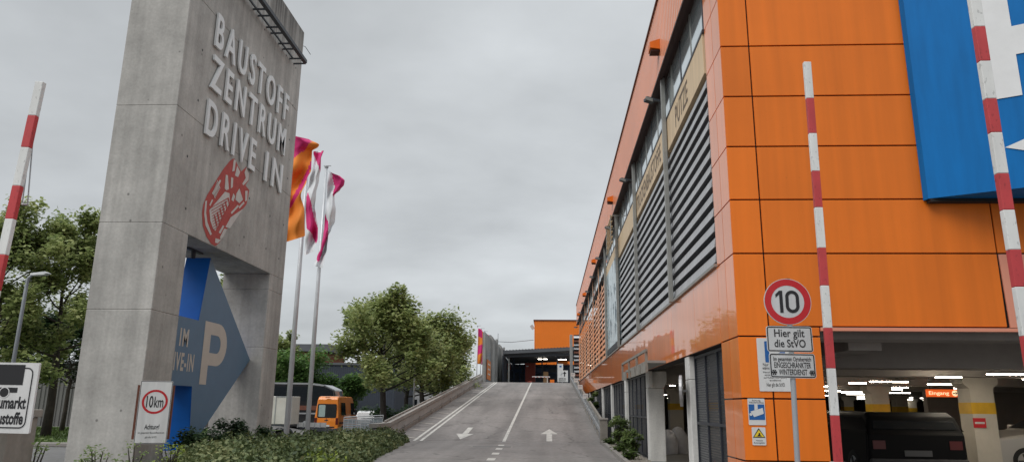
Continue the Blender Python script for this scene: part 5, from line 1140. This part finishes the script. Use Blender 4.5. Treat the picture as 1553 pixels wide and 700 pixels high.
for x, Y in ((771.5, 91), (845.5, 91), (800, 104), (822, 104)):
    p = onY(x, 570, Y); k = MB(); k.box(p.x - .09, p.x + .09, Y, Y + .18, RZ, a.z - .43, 'steel_post' if x < 780 else 'dark_frame'); k.build('post', t)
k = MB(); k.box(a.x - .5, b.x + 2, 112.05, 112.2, RZ, a.z - .4, 'dark_cladding'); k.box(a.x - .2, a.x - .02, Yh + 2, 112, RZ, a.z - .45, 'dark_cladding'); k.build('wall', t)
def rack(name, lab, x0, x1, Y, zt, fill, group):
    t = thing(name, lab, 'shelving', ((x0 + x1) / 2, Y, RZ), group); k = MB(); n = max(2, int((x1 - x0) / 1.3)); rr = random.Random(int(Y * 10 + x0 * 7))
    for j in range(n + 1):
        for d in (0, .9): x = x0 + (x1 - x0) * j / n; k.box(x - .05, x + .05, Y + d, Y + d + .08, RZ, zt, 'rack_blue')
    k.build('frame', t); k = MB()
    for z in (1.2, 2.4, 3.4):
        if RZ + z < zt: k.box(x0, x1, Y, Y + .98, RZ + z, RZ + z + .08, 'rack_blue')
    k.build('shelf', t); k = MB()
    for z in (.02, 1.29, 2.49):
        x = x0 + .1
        while x < x1 - .6: w = rr.uniform(.5, 1.0); k.box(x, x + w, Y + .1, Y + .85, RZ + z, RZ + z + rr.uniform(.4, .9), rr.choice(fill)); x += w + rr.uniform(.05, .5)
    tag(k.build('stored_goods', t), kind='stuff')
rack('storage_rack', 'dark shelving with red and brown goods behind the pale canopy post', onY(765, 560, 99).x, onY(779, 560, 99).x, 99, RZ + 4, ['red_locker', 'dark_metal', 'cardboard'], 'racks under the canopy')
rack('storage_rack', 'dark blue shelving beside the red locker, left of it', onY(780, 560, 106).x, onY(796, 560, 106).x, 106, RZ + 3.8, ['dark_metal', 'rack_blue', 'dark_cladding'], 'racks under the canopy')
rack('storage_rack', 'long dark blue shelving between the red locker and the white signs', onY(812, 560, 107).x, onY(862, 560, 107).x, 107, RZ + 3.8, ['dark_metal', 'rack_blue', 'cardboard', 'dark_cladding'], 'racks under the canopy')
a = onY(796.5, 550, 96); b = onY(811.5, 578, 96); t = thing('red_locker', 'tall rust red ribbed container under the canopy', 'container', ((a.x + b.x) / 2, 96.5, RZ))
k = MB(); k.box(a.x, b.x, 96, 97.2, RZ, a.z, 'red_locker'); k.build('body', t, bevel=.02); k = MB()
for j in range(8): z = RZ + .2 + (a.z - RZ - .3) * j / 8; k.box(a.x + .06, b.x - .06, 95.97, 96, z, z + .1, 'red_locker')
k.build('ribbing', t); k = MB(); k.box(a.x + .12, a.x + .42, 95.955, 95.968, a.z - .45, a.z - .32, 'sign_grey'); k.build('label_plate', t)
a = onY(807, 571.5, 86); b = onY(834, 574, 86); t = thing('height_barrier', 'white barrier bar with a red counterweight lying across the lane top', 'barrier', (a.x, 86, RZ))
zq = max(a.z, RZ + .45); k = MB(); k.box(a.x, b.x, 86, 86.06, zq, zq + .12, 'barrier_white')
k.build('boom', t); k = MB()
for j in range(5): x = a.x + (b.x - a.x) * (j + .5) / 5; k.box(x - .1, x + .1, 85.985, 85.999, zq + .01, zq + .05, 'barrier_red')
k.build('red_stripe', t); k = MB(); k.disc((a.x - .3, 86.1, RZ + .30), X_, Z_, .30, 'red_locker', 18, ext=V(0, .12, 0)); k.box(a.x - .35, a.x - .05, 86, 86.2, RZ, RZ + .6, 'red_locker'); k.build('counterweight', t); k = MB(); k.box(b.x, b.x + .5, 86, 86.4, RZ, RZ + .75, 'orange_panel'); k.build('cabinet', t, bevel=.02)
k = MB(); k.tube([(b.x - .3, 86.2, RZ), (b.x - .3, 86.2, zq)], .05, 'barrier_white', 8); k.build('support', t)
a = onY(824, 563, 92); b = onY(831.5, 577, 92); k = MB(); k.box(a.x, b.x, 92, 92.6, RZ + .16, a.z, 'cardboard'); k.box(a.x - .05, b.x + .05, 91.9, 92.7, RZ, RZ + .15, 'wood_grey'); tag(k.build('cardboard_box', loc=(a.x, 92, RZ)), 'tall brown cardboard box on a pallet under the canopy lamps', 'box')
def info_board(x0, y0, x1, y1, Y, lab, kind):
    a = onY(x0, y0, Y); b = onY(x1, y1, Y); z0 = max(b.z, RZ + .02) if kind else b.z; t = thing('info_board', lab, 'sign', ((a.x + b.x) / 2, Y, z0)); k = MB(); k.box(a.x, b.x, Y, Y + .06, z0, a.z, 'sign_white'); k.build('board', t); k = MB(); w = b.x - a.x; h = a.z - z0
    if kind:
        c = V(a.x + w * .68, Y - .01, z0 + h * .68); k.bar(c - Z_ * h * .2, c + Z_ * h * .1, .12, .012, 'sign_black', up=Y_); k.add([c + V(-w * .16, -.008, h * .04), c + V(w * .16, -.008, h * .04), c + V(0, -.008, h * .26)], [(0, 1, 2)], 'sign_black')
        k.bar(c + V(-w * .38, 0, -h * .1), c + V(-w * .2, 0, h * .1), .08, .012, 'pole_grey', up=Y_)
        k.text('DRIVE IN', (a.x + w * .12, Y - .01, z0 + h * .22), X_, Z_, w * .66, h * .12, 'sign_black', .03); k.text('EINFAHRT', (a.x + w * .12, Y - .01, z0 + h * .06), X_, Z_, w * .66, h * .10, 'sign_black', .02)
    else: k.add([(a.x + w * .3, Y - .01, z0 + h * .5), (a.x + w * .7, Y - .01, z0 + h * .45), (a.x + w * .75, Y - .01, z0 + h * .75), (a.x + w * .35, Y - .01, z0 + h * .7)], [(0, 1, 2, 3)], 'sign_blue')
    k.build('symbol', t)
    k = MB()
    for x in (a.x + .1, b.x - .1): k.box(x - .03, x + .03, Y + .07, Y + .12, RZ, a.z - .05, 'pole_grey')
    k.build('support', t)
info_board(845.5, 561, 861.5, 578.5, 84, 'white board with a black up arrow at the lane top', 1); info_board(845.5, 551, 854, 561, 88, 'smaller white board with a blue mark above the arrow board', 0)
for i, (x0, x1, y, Y, l) in enumerate(((816, 822, 544, 100, 'glowing lamp under the canopy above the cardboard box, left one of the pair'), (824, 830, 544, 100, 'glowing lamp under the canopy, right one of the close pair'), (845, 859, 544.5, 98, 'longest glowing lamp under the canopy above the white boards'), (788, 791, 537, 97, 'small glowing canopy lamp nearest the pale post'), (791.5, 794, 542, 103, 'small glowing canopy lamp deeper in the hall near the red locker'), (811, 813, 536, 97, 'single glowing spot under the middle of the canopy roof'))):
    a = onY(x0, y, Y); b = onY(x1, y, Y); k = MB(); k.box(a.x, b.x, Y, Y + .15, a.z - .035, a.z + .03, 'tube_far'); k.box(a.x, b.x, Y, Y + .15, a.z + .032, a.z + .1, 'dark_metal'); tag(k.build('canopy_lamp', loc=(a.x, Y, a.z)), l, 'lamp')
for i, (x0, y0, x1, y1, Y, l) in enumerate(((836, 533, 863, 537.5, 101, 'upper orange beam under the canopy beside the concrete post'), (844, 547, 861, 552, 95, 'lower orange beam just above the white boards'))):
    a = onY(x0, y0, Y); b = onY(x1, y1, Y); k = MB(); k.box(a.x, b.x, Y, Y + .3, b.z, a.z, 'far_orange'); k.box(a.x, b.x, Y - .02, Y - .002, b.z, b.z + .04, 'dark_metal'); tag(k.build('orange_beam', loc=(a.x, Y, b.z)), l, 'beam')
# screen right of the lane
t = thing('louvre_screen', 'dark louvred screen and concrete post between canopy and store', 'screen', (2.5, 74, RZ))
a = onY(864, 507, 75); b = onY(869, 578, 75); k = MB(); k.box(a.x, b.x, 75, 75.4, RZ - .5, a.z, 'concrete_panel'); k.build('post', t, bevel=.02, seg=1)
a2 = onY(870, 507, 75.2); b2 = onY(881, 578, 75.2); k = MB(); n = 14
for j in range(n): z = RZ - .4 + (a2.z - RZ + .4) * j / n; k.prism([(a2.x, 75.1, z), (a2.x, 75.3, z + .2), (a2.x, 75.3, z + .24), (a2.x, 75.1, z + .04)], (b2.x - a2.x, 0, 0), 'louvre_grey' if j % 3 else 'rusty')
k.box(a2.x, b2.x, 75.34, 75.5, RZ - .5, a2.z, 'louvre_dark'); k.build('louvre', t)
# far orange building
t = thing('warehouse_building', 'plain orange corrugated hall rising behind the canopy', 'building', (2, 118, RZ))
a = onY(810.5, 486, 116); b = onY(880, 486, 116); k = MB(); k.box(a.x, b.x + 3, 116, 130, RZ, a.z, 'far_orange')
n = 34
for j in range(n): x = a.x + (b.x + 3 - a.x) * j / n; k.box(x, x + .14, 115.95, 116, RZ, a.z, 'far_orange')
k.build('wall', t); k = MB(); k.box(a.x - .15, b.x + 3.1, 115.85, 130.1, a.z + .003, a.z + .18, 'rusty'); k.build('roof_edge', t)
k = MB(); k.bar((a.x - .15, 117, a.z - 1.2), (a.x - .55, 117, a.z - .6), .2, .5, 'sign_grey'); k.build('antenna', t)
k = MB(); P = [onY(745, 517, 104), onY(775, 518.5, 108), onY(809, 515, 115.8)]; k.tube(P, .035, 'dark_metal', 5); tag(k.build('overhead_cable', loc=P[0]), 'thin dark cable sagging from the concrete panels to the orange hall', 'cable')
k = MB(); p = onY(755, 535, 105); zt = onY(755, 505, 105).z; k.tube([(p.x, 105, RZ), (p.x, 105, zt)], .03, 'dark_metal', 5); tag(k.build('lightning_rod', loc=(p.x, 105, RZ)), 'thin rod standing above the concrete panels at the ramp top', 'rod')
# ------------------------------------------------------------------ sky, sun, camera
W = bpy.data.worlds.new('World'); S.world = W; W.use_nodes = True; nt = W.node_tree; L = nt.links.new
for n_ in list(nt.nodes): nt.nodes.remove(n_)
out = nt.nodes.new('ShaderNodeOutputWorld'); bg = nt.nodes.new('ShaderNodeBackground')
SUN_EL, SUN_AZ = R_(48), R_(222)     # azimuth clockwise from +Y
sk = nt.nodes.new('ShaderNodeTexSky'); sk.sky_type = 'NISHITA'; sk.sun_disc = False; sk.sun_elevation = SUN_EL; sk.sun_rotation = SUN_AZ
tc = nt.nodes.new('ShaderNodeTexCoord'); sp = nt.nodes.new('ShaderNodeSeparateXYZ'); L(tc.outputs['Generated'], sp.inputs[0])
def M(op, a, b=None, c=None):
    n_ = nt.nodes.new('ShaderNodeMath'); n_.operation = op
    for i, v in enumerate((a, b, c)):
        if v is None: continue
        if isinstance(v, (int, float)): n_.inputs[i].default_value = v
        else: L(v, n_.inputs[i])
    return n_.outputs[0]
zc = M('MAXIMUM', sp.outputs[2], 0.0); den = M('ADD', zc, .16)
cv = nt.nodes.new('ShaderNodeCombineXYZ'); L(M('DIVIDE', sp.outputs[0], den), cv.inputs[0]); L(M('DIVIDE', sp.outputs[1], den), cv.inputs[1])
n1 = nt.nodes.new('ShaderNodeTexNoise'); n1.inputs['Scale'].default_value = .45; n1.inputs['Detail'].default_value = 7; n1.inputs['Roughness'].default_value = .52; n1.inputs['Distortion'].default_value = .5
L(cv.outputs[0], n1.inputs['Vector'])
n2 = nt.nodes.new('ShaderNodeTexNoise'); n2.inputs['Scale'].default_value = 1.3; n2.inputs['Detail'].default_value = 6; n2.inputs['Roughness'].default_value = .5; L(cv.outputs[0], n2.inputs['Vector'])
cl = M('ADD', M('MULTIPLY', n1.outputs[0], .60), M('MULTIPLY', n2.outputs[0], .40))
mr = nt.nodes.new('ShaderNodeMapRange'); mr.inputs[1].default_value = .38; mr.inputs[2].default_value = .62; mr.inputs[3].default_value = .71; mr.inputs[4].default_value = 1.15; L(cl, mr.inputs[0])
# overcast luminance: nearly even low down, about three times brighter overhead
up_ = nt.nodes.new('ShaderNodeMapRange'); up_.interpolation_type = 'SMOOTHSTEP'; up_.inputs[1].default_value = .50; up_.inputs[2].default_value = .95; up_.inputs[3].default_value = 1.0; up_.inputs[4].default_value = 2.5; L(zc, up_.inputs[0])
lum = M('MULTIPLY', mr.outputs[0], up_.outputs[0])
gc = nt.nodes.new('ShaderNodeMixRGB'); gc.inputs[0].default_value = 1; gc.blend_type = 'MULTIPLY'; gc.inputs[1].default_value = (.655, .685, .705, 1); L(lum, gc.inputs[2])
ns = nt.nodes.new('ShaderNodeMixRGB'); ns.blend_type = 'MULTIPLY'; ns.inputs[0].default_value = 1; L(sk.outputs[0], ns.inputs[1]); ns.inputs[2].default_value = (.1, .1, .1, 1)
mx = nt.nodes.new('ShaderNodeMixRGB'); mx.inputs[0].default_value = .06; L(gc.outputs[0], mx.inputs[1]); L(ns.outputs[0], mx.inputs[2])
L(mx.outputs[0], bg.inputs[0]); bg.inputs[1].default_value = 1.0; L(bg.outputs[0], out.inputs[0])
sl = bpy.data.lights.new('overcast_sun', 'SUN'); sl.energy = 1.4; sl.angle = R_(35); sl.color = (1, .97, .93); so = bpy.data.objects.new('overcast_sun', sl); COL.objects.link(so)
sd = V(math.sin(SUN_AZ) * math.cos(SUN_EL), math.cos(SUN_AZ) * math.cos(SUN_EL), math.sin(SUN_EL)); so.rotation_euler = sd.to_track_quat('Z', 'Y').to_euler()
cam = bpy.data.cameras.new('camera'); co = bpy.data.objects.new('camera', cam); COL.objects.link(co)
cam.sensor_width = 36; cam.lens = 36 * F_PX / 1553; cam.clip_start = .1; cam.clip_end = 9000
Mx = Matrix((CX, CY, CZ)).to_4x4(); Mx.translation = CAM; co.matrix_world = Mx; S.camera = co
S.view_settings.view_transform = 'Standard'; S.view_settings.look = 'None'; S.view_settings.exposure = 0; S.view_settings.gamma = 1; S.view_settings.use_curve_mapping = False
S.cycles.use_denoising = True; S.cycles.max_bounces = 8; S.cycles.transparent_max_bounces = 12; S.cycles.caustics_reflective = False; S.cycles.caustics_refractive = False
